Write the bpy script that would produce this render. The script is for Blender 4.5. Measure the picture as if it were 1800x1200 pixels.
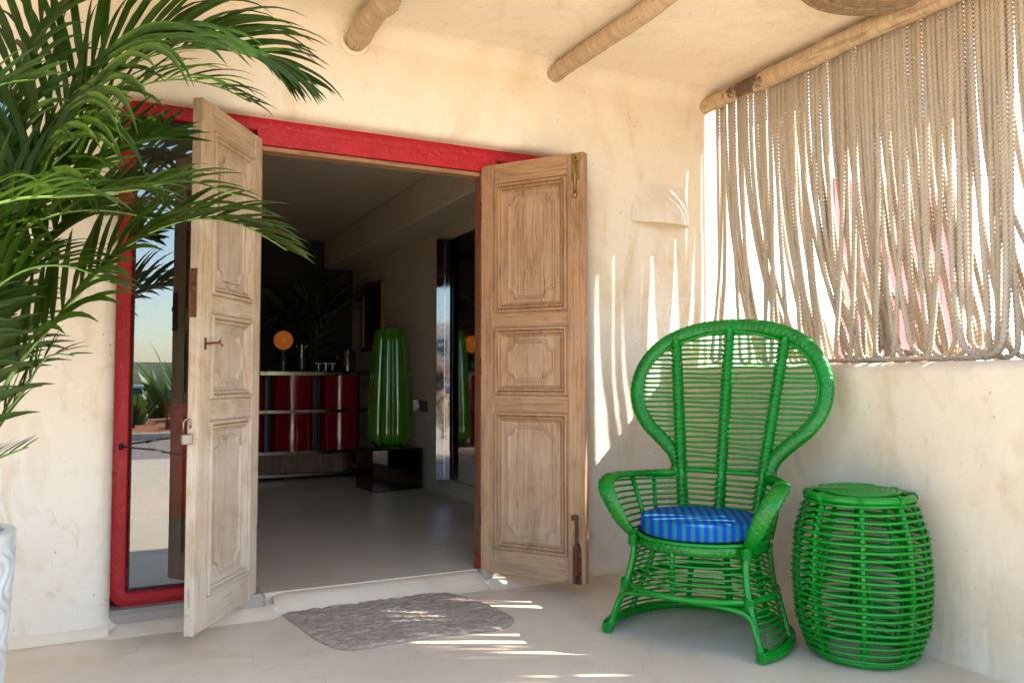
import bpy, math, random
from mathutils import Vector, Matrix, noise as mn
random.seed(7)
PI = math.pi
for o in list(bpy.data.objects): bpy.data.objects.remove(o)
scene = bpy.context.scene
col = scene.collection

# ------------------------------------------------------------ camera, sky, sun, exposure
YAW, PITCH, CAMH, FPX = 0.4591, 0.04628, 1.10, 1412.0
cam_d = bpy.data.cameras.new('camera'); cam = bpy.data.objects.new('camera', cam_d); col.objects.link(cam)
cam_d.sensor_width = 36.0; cam_d.lens = FPX/1800*36; cam_d.clip_start = 0.05; cam_d.clip_end = 5000
cam.location = (0, 0, CAMH); cam.rotation_euler = (PI/2+PITCH, 0, -YAW)
scene.camera = cam
cF = Vector((math.sin(YAW)*math.cos(PITCH), math.cos(YAW)*math.cos(PITCH), math.sin(PITCH)))
cR = Vector((math.cos(YAW), -math.sin(YAW), 0)); cU = cR.cross(cF)
def at(px, py, Y):
    d = cF + cR*((px-900)/FPX) - cU*((py-600)/FPX)
    return Vector((0, 0, CAMH)) + d*(Y/d.y)

SUN_AZ, SUN_EL = math.radians(115), math.radians(43)
world = bpy.data.worlds.new('World'); scene.world = world; world.use_nodes = True
wn = world.node_tree.nodes; wl = world.node_tree.links
sky = wn.new('ShaderNodeTexSky'); sky.sky_type = 'NISHITA'; sky.sun_disc = False
sky.sun_elevation = SUN_EL; sky.sun_rotation = SUN_AZ; sky.dust_density = 1.0; sky.air_density = 1.0
wl.new(sky.outputs[0], wn['Background'].inputs[0]); wn['Background'].inputs[1].default_value = 0.15
sd = bpy.data.lights.new('sun', 'SUN'); sd.energy = 4.5; sd.angle = math.radians(0.5); sd.color = (1, .93, .82)
sun = bpy.data.objects.new('sun', sd); col.objects.link(sun)
S = Vector((math.sin(SUN_AZ)*math.cos(SUN_EL), math.cos(SUN_AZ)*math.cos(SUN_EL), math.sin(SUN_EL)))
sun.rotation_euler = S.to_track_quat('Z', 'Y').to_euler(); sun.location = (8, -3, 9)
scene.render.engine = 'CYCLES'
vs = scene.view_settings; vs.view_transform = 'Standard'; vs.look = 'None'; vs.exposure = 2.22; vs.gamma = 1; vs.use_curve_mapping = False
scene.cycles.max_bounces = 10; scene.cycles.diffuse_bounces = 6; scene.cycles.glossy_bounces = 5
scene.cycles.transparent_max_bounces = 12; scene.cycles.transmission_bounces = 6
scene.cycles.sample_clamp_indirect = 6
scene.cycles.caustics_reflective = False; scene.cycles.caustics_refractive = False

# ------------------------------------------------------------ helpers
def tag(o, label=None, cat=None, group=None, kind=None):
    for k, v in (('label', label), ('category', cat), ('group', group), ('kind', kind)):
        if v: o[k] = v
    return o
def empty(name, loc=(0, 0, 0), rz=0.0, **kw):
    o = bpy.data.objects.new(name, None); col.objects.link(o); o.location = loc; o.rotation_euler.z = rz
    o.empty_display_size = .1
    return tag(o, **kw)

class MB:
    def __init__(s): s.v = []; s.f = []; s.sm = []
    def add(s, vs_, fs, smooth=False):
        b = len(s.v); s.v += [tuple(p) for p in vs_]
        for f in fs: s.f.append(tuple(b+i for i in f)); s.sm.append(smooth)
    def box(s, x0, x1, y0, y1, z0, z1):
        s.add([(x0,y0,z0),(x1,y0,z0),(x1,y1,z0),(x0,y1,z0),(x0,y0,z1),(x1,y0,z1),(x1,y1,z1),(x0,y1,z1)],
              [(0,3,2,1),(4,5,6,7),(0,1,5,4),(1,2,6,5),(2,3,7,6),(3,0,4,7)])
        return s
    def bbox(s, x0, x1, y0, y1, z0, z1, b=.003):
        """box with chamfered edges"""
        c = [(x0,x1),(y0,y1),(z0,z1)]; vs_ = []; idx = {}
        for i in (0,1):
            for j in (0,1):
                for k in (0,1):
                    for a in range(3):
                        p = [c[0][i], c[1][j], c[2][k]]
                        for q, t in zip(range(3), (i, j, k)):
                            if q != a: p[q] += b if t == 0 else -b
                        idx[(i,j,k,a)] = len(vs_); vs_.append(p)
        fs = []
        for a in range(3):
            o1, o2 = [q for q in range(3) if q != a]
            for t in (0,1):
                loop = []
                for (m, n) in ((0,0),(1,0),(1,1),(0,1)):
                    key = [0,0,0]; key[a] = t; key[o1] = m; key[o2] = n
                    loop.append(idx[(key[0],key[1],key[2],a)])
                fs.append(tuple(loop))
        for a in range(3):
            o1, o2 = [q for q in range(3) if q != a]
            for m in (0,1):
                for n in (0,1):
                    k0 = [0,0,0]; k1 = [0,0,0]; k0[o1]=k1[o1]=m; k0[o2]=k1[o2]=n; k0[a]=0; k1[a]=1
                    fs.append((idx[(*k0,o1)], idx[(*k1,o1)], idx[(*k1,o2)], idx[(*k0,o2)]))
        for i in (0,1):
            for j in (0,1):
                for k in (0,1): fs.append(tuple(idx[(i,j,k,a)] for a in range(3)))
        s.add(vs_, fs); return s
    def tube(s, path, r, n=8, closed=False, smooth=True, caps=True, ref=None):
        """r: number or function(i, t)->radius"""
        P = [Vector(p) for p in path]; m = len(P); rows = []
        nrm = None
        for i in range(m):
            if closed: T = P[(i+1) % m]-P[(i-1) % m]
            else: T = P[min(i+1, m-1)]-P[max(i-1, 0)]
            if T.length < 1e-9: T = Vector((0, 0, 1))
            T.normalize()
            if ref is not None: nrm = Vector(ref)
            elif nrm is None: nrm = Vector((0, 0, 1)) if abs(T.z) < .9 else Vector((1, 0, 0))
            nrm = nrm - T*nrm.dot(T)
            if nrm.length < 1e-6: nrm = T.orthogonal()
            nrm.normalize(); bi = T.cross(nrm)
            rr = r(i, i/(m-1)) if callable(r) else r
            rows.append([P[i]+nrm*(math.cos(2*PI*k/n)*rr)+bi*(math.sin(2*PI*k/n)*rr) for k in range(n)])
        vs_ = [p for row in rows for p in row]; fs = []
        for i in range(m if closed else m-1):
            for k in range(n):
                a = i*n+k; b = i*n+(k+1) % n; c = ((i+1) % m)*n+(k+1) % n; d = ((i+1) % m)*n+k
                fs.append((a, b, c, d))
        if not closed and caps: fs.append(tuple(range(n-1, -1, -1))); fs.append(tuple((m-1)*n+k for k in range(n)))
        s.add(vs_, fs, smooth); return s
    def lathe(s, prof, c=(0, 0, 0), n=32, smooth=True, lobes=None, sq=None):
        segs = [[prof[0]]]
        for i in range(1, len(prof)):
            segs[-1].append(prof[i])
            if i < len(prof)-1:
                a1 = math.atan2(prof[i][1]-prof[i-1][1], prof[i][0]-prof[i-1][0]); a2 = math.atan2(prof[i+1][1]-prof[i][1], prof[i+1][0]-prof[i][0])
                d = abs((a2-a1+PI) % (2*PI)-PI)
                if d > .7: segs.append([prof[i]])
        if len(segs) > 1:
            for sg in segs: s._lathe(sg, c, n, smooth, lobes)
            return s
        return s._lathe(prof, c, n, smooth, lobes)
    def _lathe(s, prof, c, n, smooth, lobes):
        m = len(prof); vs_ = []
        for (r, z) in prof:
            for k in range(n):
                a = 2*PI*k/n; f = lobes(a, r, z) if lobes else 1
                vs_.append((c[0]+r*f*math.cos(a), c[1]+r*f*math.sin(a), c[2]+z))
        fs = [(i*n+k, i*n+(k+1) % n, (i+1)*n+(k+1) % n, (i+1)*n+k) for i in range(m-1) for k in range(n)]
        s.add(vs_, fs, smooth); return s
    def prism(s, pts, y0, y1, axis='y', inset=0.0):
        """2D outline pts (a,b) extruded along an axis from y0 to y1"""
        n = len(pts)
        def mk(a, b, h): return (a, h, b) if axis == 'y' else ((a, b, h) if axis == 'z' else (h, a, b))
        vs_ = [mk(a, b, y0) for a, b in pts]+[mk(a, b, y1) for a, b in pts]
        fs = [tuple(range(n-1, -1, -1)), tuple(range(n, 2*n))]+[(i, (i+1) % n, n+(i+1) % n, n+i) for i in range(n)]
        s.add(vs_, fs); return s
    def build(s, name, mat, parent=None, loc=None, rz=None, **kw):
        me = bpy.data.meshes.new(name); me.from_pydata(s.v, [], s.f); me.update()
        if any(s.sm): me.polygons.foreach_set('use_smooth', s.sm)
        import bmesh
        bm = bmesh.new(); bm.from_mesh(me); bmesh.ops.recalc_face_normals(bm, faces=bm.faces); bm.to_mesh(me); bm.free()
        if mat: me.materials.append(mat)
        o = bpy.data.objects.new(name, me); col.objects.link(o)
        if parent: o.parent = parent
        if loc is not None: o.location = loc
        if rz is not None: o.rotation_euler.z = rz
        return tag(o, **kw)
def catmull(pts, per=8, closed=False):
    P = [Vector(p) for p in pts]; n = len(P); out = []
    rng = n if closed else n-1
    for i in range(rng):
        if closed: p0, p1, p2, p3 = P[(i-1) % n], P[i], P[(i+1) % n], P[(i+2) % n]
        else: p0, p1, p2, p3 = P[max(i-1, 0)], P[i], P[i+1], P[min(i+2, n-1)]
        for k in range(per):
            t = k/per
            out.append(.5*((2*p1)+(p2-p0)*t+(2*p0-5*p1+4*p2-p3)*t*t+(3*p1-p0-3*p2+p3)*t**3))
    if not closed: out.append(P[-1])
    return out
def resample(P, step):
    out = [P[0].copy()]; acc = 0.0
    for a, b in zip(P[:-1], P[1:]):
        L = (b-a).length
        if L < 1e-9: continue
        d = step-acc
        while d <= L: out.append(a.lerp(b, d/L)); d += step
        acc = L-(d-step)
    out.append(P[-1].copy()); return out

# ------------------------------------------------------------ materials
class N:
    def __init__(s, name):
        s.m = bpy.data.materials.new(name); s.m.use_nodes = True; s.t = s.m.node_tree
        s.b = s.t.nodes['Principled BSDF']; s.out = s.t.nodes['Material Output']
    def n(s, typ, **kw):
        x = s.t.nodes.new(typ)
        for k, v in kw.items():
            if k in x.bl_rna.properties: setattr(x, k, v)
            else: s.set(x, k, v)
        return x
    def set(s, node, key, v):
        i = node.inputs[key.replace('_', ' ') if isinstance(key, str) and key.replace('_', ' ') in node.inputs else key]
        if isinstance(v, bpy.types.NodeSocket): s.t.links.new(v, i)
        else: i.default_value = v
    def pos(s, scale=(1, 1, 1), obj=True):
        tc = s.n('ShaderNodeTexCoord'); mp = s.n('ShaderNodeMapping')
        s.t.links.new(tc.outputs['Object'], mp.inputs[0]); mp.inputs['Scale'].default_value = scale
        return mp.outputs[0]
    def noise(s, vec, scale, detail=6, rough=.6, dist=0):
        x = s.n('ShaderNodeTexNoise'); s.t.links.new(vec, x.inputs['Vector'])
        x.inputs['Scale'].default_value = scale; x.inputs['Detail'].default_value = detail
        x.inputs['Roughness'].default_value = rough; x.inputs['Distortion'].default_value = dist
        return x.outputs['Fac']
    def voro(s, vec, scale, feat='F1'):
        x = s.n('ShaderNodeTexVoronoi'); x.feature = feat; s.t.links.new(vec, x.inputs['Vector']); x.inputs['Scale'].default_value = scale
        return x.outputs['Distance']
    def ramp(s, fac, stops):
        x = s.n('ShaderNodeValToRGB'); s.t.links.new(fac, x.inputs[0]); e = x.color_ramp.elements
        while len(e) < len(stops): e.new(.5)
        for el, (p, c) in zip(e, stops):
            el.position = p; el.color = (c, c, c, 1) if isinstance(c, (int, float)) else (*c, 1)
        return x.outputs[0]
    def mix(s, f, a, b, mode='MIX'):
        x = s.n('ShaderNodeMix'); x.data_type = 'RGBA'; x.blend_type = mode
        for key, v in ((0, f), (6, a), (7, b)):
            if isinstance(v, bpy.types.NodeSocket): s.t.links.new(v, x.inputs[key])
            else: x.inputs[key].default_value = v if key == 0 else (*v, 1)
        return x.outputs[2]
    def math(s, op, a, b=0.0, c=0.0):
        x = s.n('ShaderNodeMath'); x.operation = op
        for k, v in enumerate((a, b, c)):
            if isinstance(v, bpy.types.NodeSocket): s.t.links.new(v, x.inputs[k])
            else: x.inputs[k].default_value = v
        return x.outputs[0]
    def bump(s, h, strength=.3, dist=.01, prev=None):
        x = s.n('ShaderNodeBump'); s.t.links.new(h, x.inputs['Height']); x.inputs['Strength'].default_value = strength
        x.inputs['Distance'].default_value = dist
        if prev: s.t.links.new(prev, x.inputs['Normal'])
        return x.outputs[0]
    def fin(s, color=None, rough=None, normal=None, **kw):
        for k, v in (('Base Color', color), ('Roughness', rough), ('Normal', normal), *[(k.replace('_', ' '), v) for k, v in kw.items()]):
            if v is None: continue
            if isinstance(v, bpy.types.NodeSocket): s.t.links.new(v, s.b.inputs[k])
            else: s.b.inputs[k].default_value = (*v, 1) if isinstance(v, tuple) and len(v) == 3 else v
        return s.m

def plaster(name, light, mid, dark, bumpk=1.0, stain=.5, top=None):
    m = N(name); p = m.pos()
    big = m.noise(p, .9, 5, .6, .4); med = m.noise(p, 3.5, 7, .65, .8)
    st = m.noise(m.pos((1.2, 1.2, .55)), 2.3, 6, .6, 1.4)
    c = m.mix(m.ramp(big, [(.35, 0.), (.68, 1.)]), light, mid)
    c = m.mix(m.math('MULTIPLY', m.ramp(st, [(.52, 0.), (.72, 1.)]), stain), c, dark)
    c = m.mix(m.math('MULTIPLY', m.ramp(med, [(.3, 1.), (.5, 0.)]), .35), c, light)
    sm = m.noise(m.pos((1, 1, .5)), 5.5, 7, .7, 2.2)
    c = m.mix(m.math('MULTIPLY', m.ramp(sm, [(.57, 0.), (.66, 1.)]), stain*.55), c, dark)
    c = m.mix(m.math('MULTIPLY', m.ramp(m.noise(m.pos((.5, 1, 1.3)), 4.1, 6, .7, 1.8), [(.58, 0.), (.68, 1.)]), .4), c, tuple(min(.85, x*1.12) for x in light))
    if top:  # warm bounce light near the ceiling, painted in as a tint growing with height
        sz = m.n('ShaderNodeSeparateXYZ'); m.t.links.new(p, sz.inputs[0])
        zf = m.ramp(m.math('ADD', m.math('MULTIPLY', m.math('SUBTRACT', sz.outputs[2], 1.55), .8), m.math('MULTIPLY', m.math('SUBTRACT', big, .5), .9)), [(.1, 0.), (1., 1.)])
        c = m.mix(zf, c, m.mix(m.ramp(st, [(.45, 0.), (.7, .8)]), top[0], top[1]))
    v1 = m.voro(m.pos((1, 1, .6)), 27); pit = m.ramp(m.math('ADD', v1, m.math('MULTIPLY', m.math('SUBTRACT', med, .5), .25)), [(.06, 1.), (.11, 0.)])
    msk = m.ramp(m.noise(p, 5, 3), [(.51, 0.), (.57, 1.)])
    pit = m.math('MULTIPLY', pit, msk)
    c = m.mix(m.math('MULTIPLY', pit, .7), c, tuple(x*.55 for x in dark))
    fleck = m.math('MULTIPLY', m.ramp(m.voro(m.pos((1, 1, .4)), 60), [(.05, 1.), (.12, 0.)]), m.ramp(m.noise(p, 7, 2), [(.53, 0.), (.6, 1.)]))
    c = m.mix(m.math('MULTIPLY', fleck, .55), c, tuple(x*.4 for x in dark))
    b = m.bump(m.noise(p, 2.2, 4, .5), .5*bumpk, .05)
    b = m.bump(m.noise(m.pos((1, 1, .6)), 14, 7, .62, .5), .27*bumpk, .012, b)
    b = m.bump(m.math('SUBTRACT', m.noise(p, 90, 4, .7), m.math('MULTIPLY', pit, 2.0)), .16*bumpk, .004, b)
    return m.fin(c, .82, b)
def flat(name, c, rough=.5, metal=0.0, vary=.12, nscale=8, bump=0.0, bscale=60, coat=0.0, **kw):
    m = N(name); p = m.pos()
    k = m.noise(p, nscale, 6, .65)
    cc = m.mix(m.ramp(k, [(.3, 0.), (.7, 1.)]), tuple(x*(1-vary) for x in c), tuple(min(1, x*(1+vary)) for x in c))
    nb = m.bump(m.noise(p, bscale, 5), bump, .004) if bump else None
    r = m.ramp(m.noise(p, nscale*2.3, 4), [(.3, max(0, rough-.08)), (.7, min(1, rough+.08))])
    return m.fin(cc, r, nb, Metallic=metal, Coat_Weight=coat, **kw)

M = {}
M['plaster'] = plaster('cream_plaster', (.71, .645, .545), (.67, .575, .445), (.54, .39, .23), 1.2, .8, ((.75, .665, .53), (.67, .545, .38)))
M['ceiling'] = plaster('ceiling_plaster', (.79, .70, .56), (.75, .64, .48), (.64, .50, .33), 1.0, .6)
M['plaster_low'] = plaster('low_wall_plaster', (.65, .565, .435), (.61, .50, .355), (.50, .38, .235), 1.05, .7)
M['inner_plaster'] = plaster('interior_plaster', (.68, .59, .47), (.62, .53, .41), (.52, .41, .29), .6, .3)

def cement(name, a, b, d, rough=.42):
    m = N(name); p = m.pos()
    n1 = m.noise(p, 1.1, 6, .62, 1.0); n2 = m.noise(m.pos((1, 1.3, 1)), 2.6, 4, .55, .8)
    c = m.mix(m.ramp(n1, [(.32, 0.), (.68, 1.)]), a, b)
    c = m.mix(m.math('MULTIPLY', m.ramp(n2, [(.5, 0.), (.75, 1.)]), .6), c, d)
    sp = m.math('MULTIPLY', m.ramp(m.voro(p, 34), [(.03, 1.), (.06, 0.)]), m.ramp(m.noise(p, 4, 2), [(.56, 0.), (.6, 1.)]))
    c = m.mix(m.math('MULTIPLY', sp, .6), c, (.16, .12, .09))
    ve = m.n('ShaderNodeTexVoronoi'); ve.feature = 'DISTANCE_TO_EDGE'; ve.inputs['Scale'].default_value = .75
    wp = m.n('ShaderNodeVectorMath'); wp.operation = 'ADD'; nz = m.n('ShaderNodeTexNoise'); nz.inputs['Scale'].default_value = 2.2; nz.inputs['Detail'].default_value = 5; m.t.links.new(p, nz.inputs['Vector'])
    m.t.links.new(p, wp.inputs[0]); m.t.links.new(nz.outputs['Color'], wp.inputs[1]); m.t.links.new(wp.outputs[0], ve.inputs['Vector'])
    crk = m.math('MULTIPLY', m.ramp(ve.outputs['Distance'], [(.0012, 1.), (.003, 0.)]), m.ramp(m.noise(p, 1.7, 2), [(.47, 0.), (.55, 1.)]))
    c = m.mix(m.math('MULTIPLY', crk, .35), c, (.25, .18, .12))
    c = m.mix(m.math('MULTIPLY', m.ramp(m.noise(p, 7, 6, .7, 2.5), [(.6, 0.), (.7, 1.)]), .3), c, tuple(x*.72 for x in d))
    r = m.ramp(n2, [(.3, rough-.05), (.7, rough+.08)])
    nb = m.bump(m.noise(p, 1.6, 2, .4), .03, .02); nb = m.bump(m.noise(p, 60, 4, .6), .05, .002, nb)
    return m.fin(c, r, nb)
M['floor'] = cement('polished_cement_floor', (.67, .575, .44), (.61, .51, .375), (.50, .37, .23))
M['inner_floor'] = cement('interior_cement_floor', (.60, .52, .395), (.55, .465, .345), (.48, .375, .25), .36)
M['sill_grey'] = cement('grey_cement', (.35, .30, .25), (.31, .26, .22), (.25, .20, .16), .5)
M['kerb_plaster'] = plaster('kerb_plaster', (.66, .57, .44), (.62, .50, .36), (.52, .37, .22), .8, .4)

def wood(name, a, b, dark, grain='z', white=.5, rough=.72):
    m = N(name)
    sc = {'z': (1, 1, .07), 'x': (.07, 1, 1)}[grain]; p = m.pos(sc); q = m.pos()
    warp = m.noise(q, 5, 3)
    fib = m.noise(p, 70, 8, .7, .6); broad = m.noise(p, 14, 5, .6, 1.2)
    wv = m.n('ShaderNodeTexWave'); wv.wave_type = 'BANDS'; wv.bands_direction = 'X' if grain == 'z' else 'Z'
    m.t.links.new(m.pos({'z': (1, .4, .10), 'x': (.10, .4, 1)}[grain]), wv.inputs['Vector'])
    wv.inputs['Scale'].default_value = 16; wv.inputs['Distortion'].default_value = 7; wv.inputs['Detail'].default_value = 4; wv.inputs['Detail Scale'].default_value = 1.2
    c = m.mix(m.ramp(broad, [(.3, 0.), (.7, 1.)]), a, b)
    c = m.mix(m.math('MULTIPLY', m.ramp(wv.outputs['Fac'], [(.0, 1.), (.30, 0.)]), .22), c, dark)
    c = m.mix(m.math('MULTIPLY', m.ramp(m.noise(m.pos(tuple(1 if v == 1 else .3 for v in sc)), 5, 5, .65, 1.5), [(.48, 0.), (.66, 1.)]), .65), c, tuple(x*1.35 for x in dark))
    c = m.mix(m.math('MULTIPLY', m.ramp(fib, [(.28, 1.), (.50, 0.)]), .9), c, dark)
    crack = m.math('MULTIPLY', m.ramp(m.noise(p, 38, 3, .5), [(.66, 0.), (.70, 1.)]), m.ramp(m.noise(q, 3.5, 2), [(.52, 0.), (.62, 1.)]))
    c = m.mix(m.math('MULTIPLY', crack, .75), c, tuple(x*.25 for x in dark))
    sp_ = m.n('ShaderNodeSeparateXYZ'); m.t.links.new(q, sp_.inputs[0])
    wz = m.math('MULTIPLY', m.math('SUBTRACT', 1.1, sp_.outputs[2]), .13 if white > .3 else .15)
    wf = m.ramp(m.math('ADD', m.noise(q, 4.2, 8, .72, .5), wz), [(.42, 0.), (.66, 1.)])
    c = m.mix(m.math('MULTIPLY', wf, white), c, (.60, .53, .44))
    kn = m.math('MULTIPLY', m.ramp(m.voro(m.pos((1, .1, 1)), 3.1), [(.02, 1.), (.055, 0.)]), 1.0)
    c = m.mix(m.math('MULTIPLY', kn, .7), c, tuple(x*.4 for x in dark))
    nb = m.bump(fib, .75, .006); nb = m.bump(wv.outputs['Fac'], .18, .003, nb); nb = m.bump(m.math('MULTIPLY', crack, -1), .8, .004, nb)
    return m.fin(c, rough, nb)
M['wood_left_v'] = wood('bleached_pine_upright', (.50, .38, .25), (.42, .31, .20), (.24, .16, .09), 'z', .62)
M['wood_left_h'] = wood('bleached_pine_rail', (.48, .37, .24), (.41, .30, .19), (.22, .15, .08), 'x', .55)
M['wood_right_v'] = wood('old_pine_upright', (.44, .25, .115), (.33, .175, .078), (.13, .058, .022), 'z', .12)
M['wood_right_h'] = wood('old_pine_rail', (.42, .24, .11), (.32, .17, .076), (.12, .055, .022), 'x', .14)
M['wood_panel_r'] = wood('old_pine_panel', (.44, .27, .145), (.36, .21, .11), (.18, .095, .042), 'z', .2)
M['wood_panel_l'] = wood('bleached_pine_panel', (.46, .36, .26), (.40, .31, .22), (.26, .18, .11), 'z', .5)
M['jamb_wood'] = wood('red_brown_jamb', (.26, .09, .035), (.20, .06, .025), (.09, .03, .012), 'z', .05)
M['walnut'] = wood('slatted_walnut', (.32, .15, .075), (.24, .11, .055), (.08, .035, .018), 'z', .0, .45)

def log_mat(burn=False):
    m = N('peeled_log'); p = m.pos((1, 1, 1)); q = m.pos((.5, 3.2, .5)); r = m.pos((2, .25, 2))
    c = m.mix(m.ramp(m.noise(q, 6, 6, .7, .8), [(.3, 0.), (.7, 1.)]), (.56, .42, .26), (.40, .26, .14))
    c = m.mix(m.math('MULTIPLY', m.ramp(m.noise(q, 17, 5, .6, .5), [(.54, 0.), (.62, 1.)]), .55), c, (.60, .48, .32))
    c = m.mix(m.ramp(m.noise(p, 3.1, 5, .6), [(.62, 0.), (.70, .85)]), c, (.13, .06, .025))
    c = m.mix(m.math('MULTIPLY', m.ramp(m.noise(r, 9, 5, .6), [(.60, 0.), (.66, 1.)]), .5), c, (.16, .08, .04))
    ck = m.ramp(m.noise(m.pos((7, .22, 7)), 3.2, 4, .5, .4), [(.64, 0.), (.66, 1.)])
    c = m.mix(m.math('MULTIPLY', ck, .8), c, (.05, .022, .01))
    if burn:
        mp = m.n('ShaderNodeVectorMath'); mp.operation = 'DISTANCE'; m.t.links.new(m.pos((1.6, .62, 1.6)), mp.inputs[0]); mp.inputs[1].default_value = (-.09, -.27, -.01)
        bk_ = m.ramp(m.math('ADD', mp.outputs['Value'], m.math('MULTIPLY', m.math('SUBTRACT', m.noise(p, 24, 6, .7), .5), .35)), [(.07, 1.), (.11, 0.)])
        c = m.mix(m.math('MULTIPLY', bk_, .85), c, (.05, .018, .01))
    nb = m.bump(m.noise(q, 12, 6, .6, .6), .9, .014); nb = m.bump(m.noise(r, 22, 5), .6, .008, nb); nb = m.bump(m.math('MULTIPLY', ck, -1), .8, .01, nb)
    return m.fin(c, .7, nb)
M['log'] = log_mat(); M['log_burnt'] = log_mat(True)

def paint(name, a, b, chip, rough=.32, chips=.0, bump=.25, coat=.3):
    m = N(name); p = m.pos()
    c = m.mix(m.ramp(m.noise(p, 7, 6, .65), [(.3, 0.), (.7, 1.)]), a, b)
    f = m.ramp(m.noise(p, 46, 6, .72), [(.66-chips*.1, 0.), (.69-chips*.1, 1.)])
    g = m.ramp(m.noise(p, 3.6, 3), [(.50, 0.), (.62, 1.)])
    c = m.mix(m.math('MULTIPLY', f, g), c, chip)
    nb = m.bump(m.noise(p, 42, 6, .65), bump, .006); nb = m.bump(m.noise(p, 9, 4), bump*.6, .02, nb)
    r = m.ramp(m.noise(p, 20, 5), [(.3, rough-.08), (.7, rough+.14)])
    return m.fin(c, r, nb, Coat_Weight=coat, Coat_Roughness=.15, Specular_IOR_Level=.36)
M['red_frame'] = paint('brushed_red_paint', (.42, .0015, .007), (.33, .001, .005), (.62, .10, .13), .42, .6, .6, 0)
M['green'] = paint('green_gloss_paint', (.001, .22, .013), (.001, .17, .009), (.16, .30, .03), .18, .1, .2, .0)
def weave_mat():
    m = N('green_woven_rattan'); p = m.pos()
    br = m.n('ShaderNodeTexVoronoi'); m.t.links.new(p, br.inputs['Vector']); br.inputs['Scale'].default_value = 90
    c = m.mix(m.ramp(m.noise(p, 9, 5), [(.3, 0.), (.7, 1.)]), (.001, .20, .012), (.001, .115, .006))
    c = m.mix(m.math('MULTIPLY', m.ramp(m.noise(p, 70, 5, .7), [(.62, 0.), (.68, 1.)]), .35), c, (.25, .36, .04))
    nb = m.bump(br.outputs['Distance'], .4, .004)
    return m.fin(c, .26, nb, Specular_IOR_Level=.4)
M['green_weave'] = weave_mat()
M['red_board'] = paint('red_board_paint', (.68, .12, .13), (.60, .09, .10), (.7, .2, .18), .5, .2, .3, 0)
def rope_mat():
    m = N('manila_rope'); p = m.pos(); q = m.pos((1, 1, .3))
    c = m.mix(m.ramp(m.noise(q, 5, 5, .6), [(.3, 0.), (.7, 1.)]), (.50, .42, .32), (.40, .33, .245))
    c = m.mix(m.math('MULTIPLY', m.ramp(m.noise(p, 240, 4, .7), [(.35, 1.), (.55, 0.)]), .45), c, (.30, .23, .15))
    nb = m.bump(m.noise(p, 320, 4, .7), .55, .002)
    return m.fin(c, .9, nb, Sheen_Weight=.15)
M['rope'] = rope_mat()
M['rope_dark'] = flat('jute_weave', (.25, .17, .095), .95, vary=.35, nscale=40, bump=.9, bscale=160)
def leaf_mat(name, a, b, trans=.35, tip=True):
    m = N(name); p = m.pos()
    c = m.mix(m.ramp(m.noise(p, 2.5, 5, .6), [(.3, 0.), (.7, 1.)]), a, b)
    c = m.mix(m.math('MULTIPLY', m.ramp(m.noise(m.pos((8, 8, 1)), 18, 3), [(.4, 0.), (.7, 1.)]), .3), c, tuple(min(1, x*1.7) for x in b))
    if tip:
        c = m.mix(m.math('MULTIPLY', m.ramp(m.noise(p, 6.5, 4, .6), [(.66, 0.), (.72, 1.)]), .7), c, (.26, .20, .05))
    nb = m.bump(m.noise(m.pos((1, 1, .2)), 120, 3), .15, .002)
    m.fin(c, .42, nb, Specular_IOR_Level=.32)
    tr = m.n('ShaderNodeBsdfTranslucent'); m.t.links.new(m.mix(.5, c, (.16, .26, .02)), tr.inputs['Color'])
    mx = m.n('ShaderNodeMixShader'); mx.inputs[0].default_value = trans
    m.t.links.new(m.b.outputs[0], mx.inputs[1]); m.t.links.new(tr.outputs[0], mx.inputs[2]); m.t.links.new(mx.outputs[0], m.out.inputs[0])
    return m.m
M['leaf'] = leaf_mat('palm_leaf', (.011, .036, .002), (.028, .066, .003), .32)
M['leaf_dark'] = leaf_mat('dark_palm_leaf', (.008, .03, .008), (.014, .045, .01), .15)
M['rachis'] = flat('palm_stalk', (.12, .22, .04), .45, vary=.2, nscale=12, bump=.2)
M['bush'] = leaf_mat('bush_leaf', (.05, .12, .03), (.09, .17, .04), .3, False)
M['metal'] = flat('polished_steel', (.22, .21, .19), .3, 1.0, .05)
M['brass'] = flat('worn_brass', (.30, .20, .06), .5, 1.0, .3, 30, .2)
M['gold'] = flat('gilt_frame', (.45, .28, .08), .35, .9, .2, 20, .2)
M['chrome_gold'] = flat('champagne_metal', (.42, .37, .28), .16, 1.0, .06)
M['rust'] = flat('rusty_iron', (.13, .045, .022), .8, .35, .5, 45, .6, 120)
M['iron'] = flat('dark_iron', (.05, .03, .025), .6, .6, .3, 40, .4)
M['black'] = flat('black_satin', (.012, .011, .011), .35, 0, .2)
M['white_plastic'] = flat('white_plastic', (.75, .73, .70), .35, 0, .03)
M['red_gloss'] = flat('red_lacquer', (.22, .002, .012), .12, 0, .08, coat=.8)
M['red_fabric'] = flat('red_upholstery', (.60, .008, .010), .75, 0, .12, 30, .3, 200)
M['dark_leg'] = flat('dark_leg', (.05, .035, .028), .5)
M['mirror'] = flat('mirror_glass', (.78, .78, .77), .015, 1.0, .0)
M['grey_mirror'] = flat('tinted_mirror_strip', (.15, .16, .17), .02, 1.0, .0)
M['smoked'] = flat('smoked_mirror', (.10, .075, .055), .04, 1.0, .1)
M['canvas'] = flat('dark_painting', (.035, .028, .022), .5, 0, .7, 9)
M['soil'] = flat('red_mulch', (.34, .13, .06), .95, 0, .5, 20, .9, 40)
M['asphalt'] = flat('sunlit_asphalt', (.24, .20, .185), .9, 0, .15, 6, .4, 200)
M['sand'] = flat('sandy_ground', (.62, .47, .32), .95, 0, .18, 1.5, .3, 30)
M['yellow_line'] = flat('yellow_line', (.60, .38, .06), .8)
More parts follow.
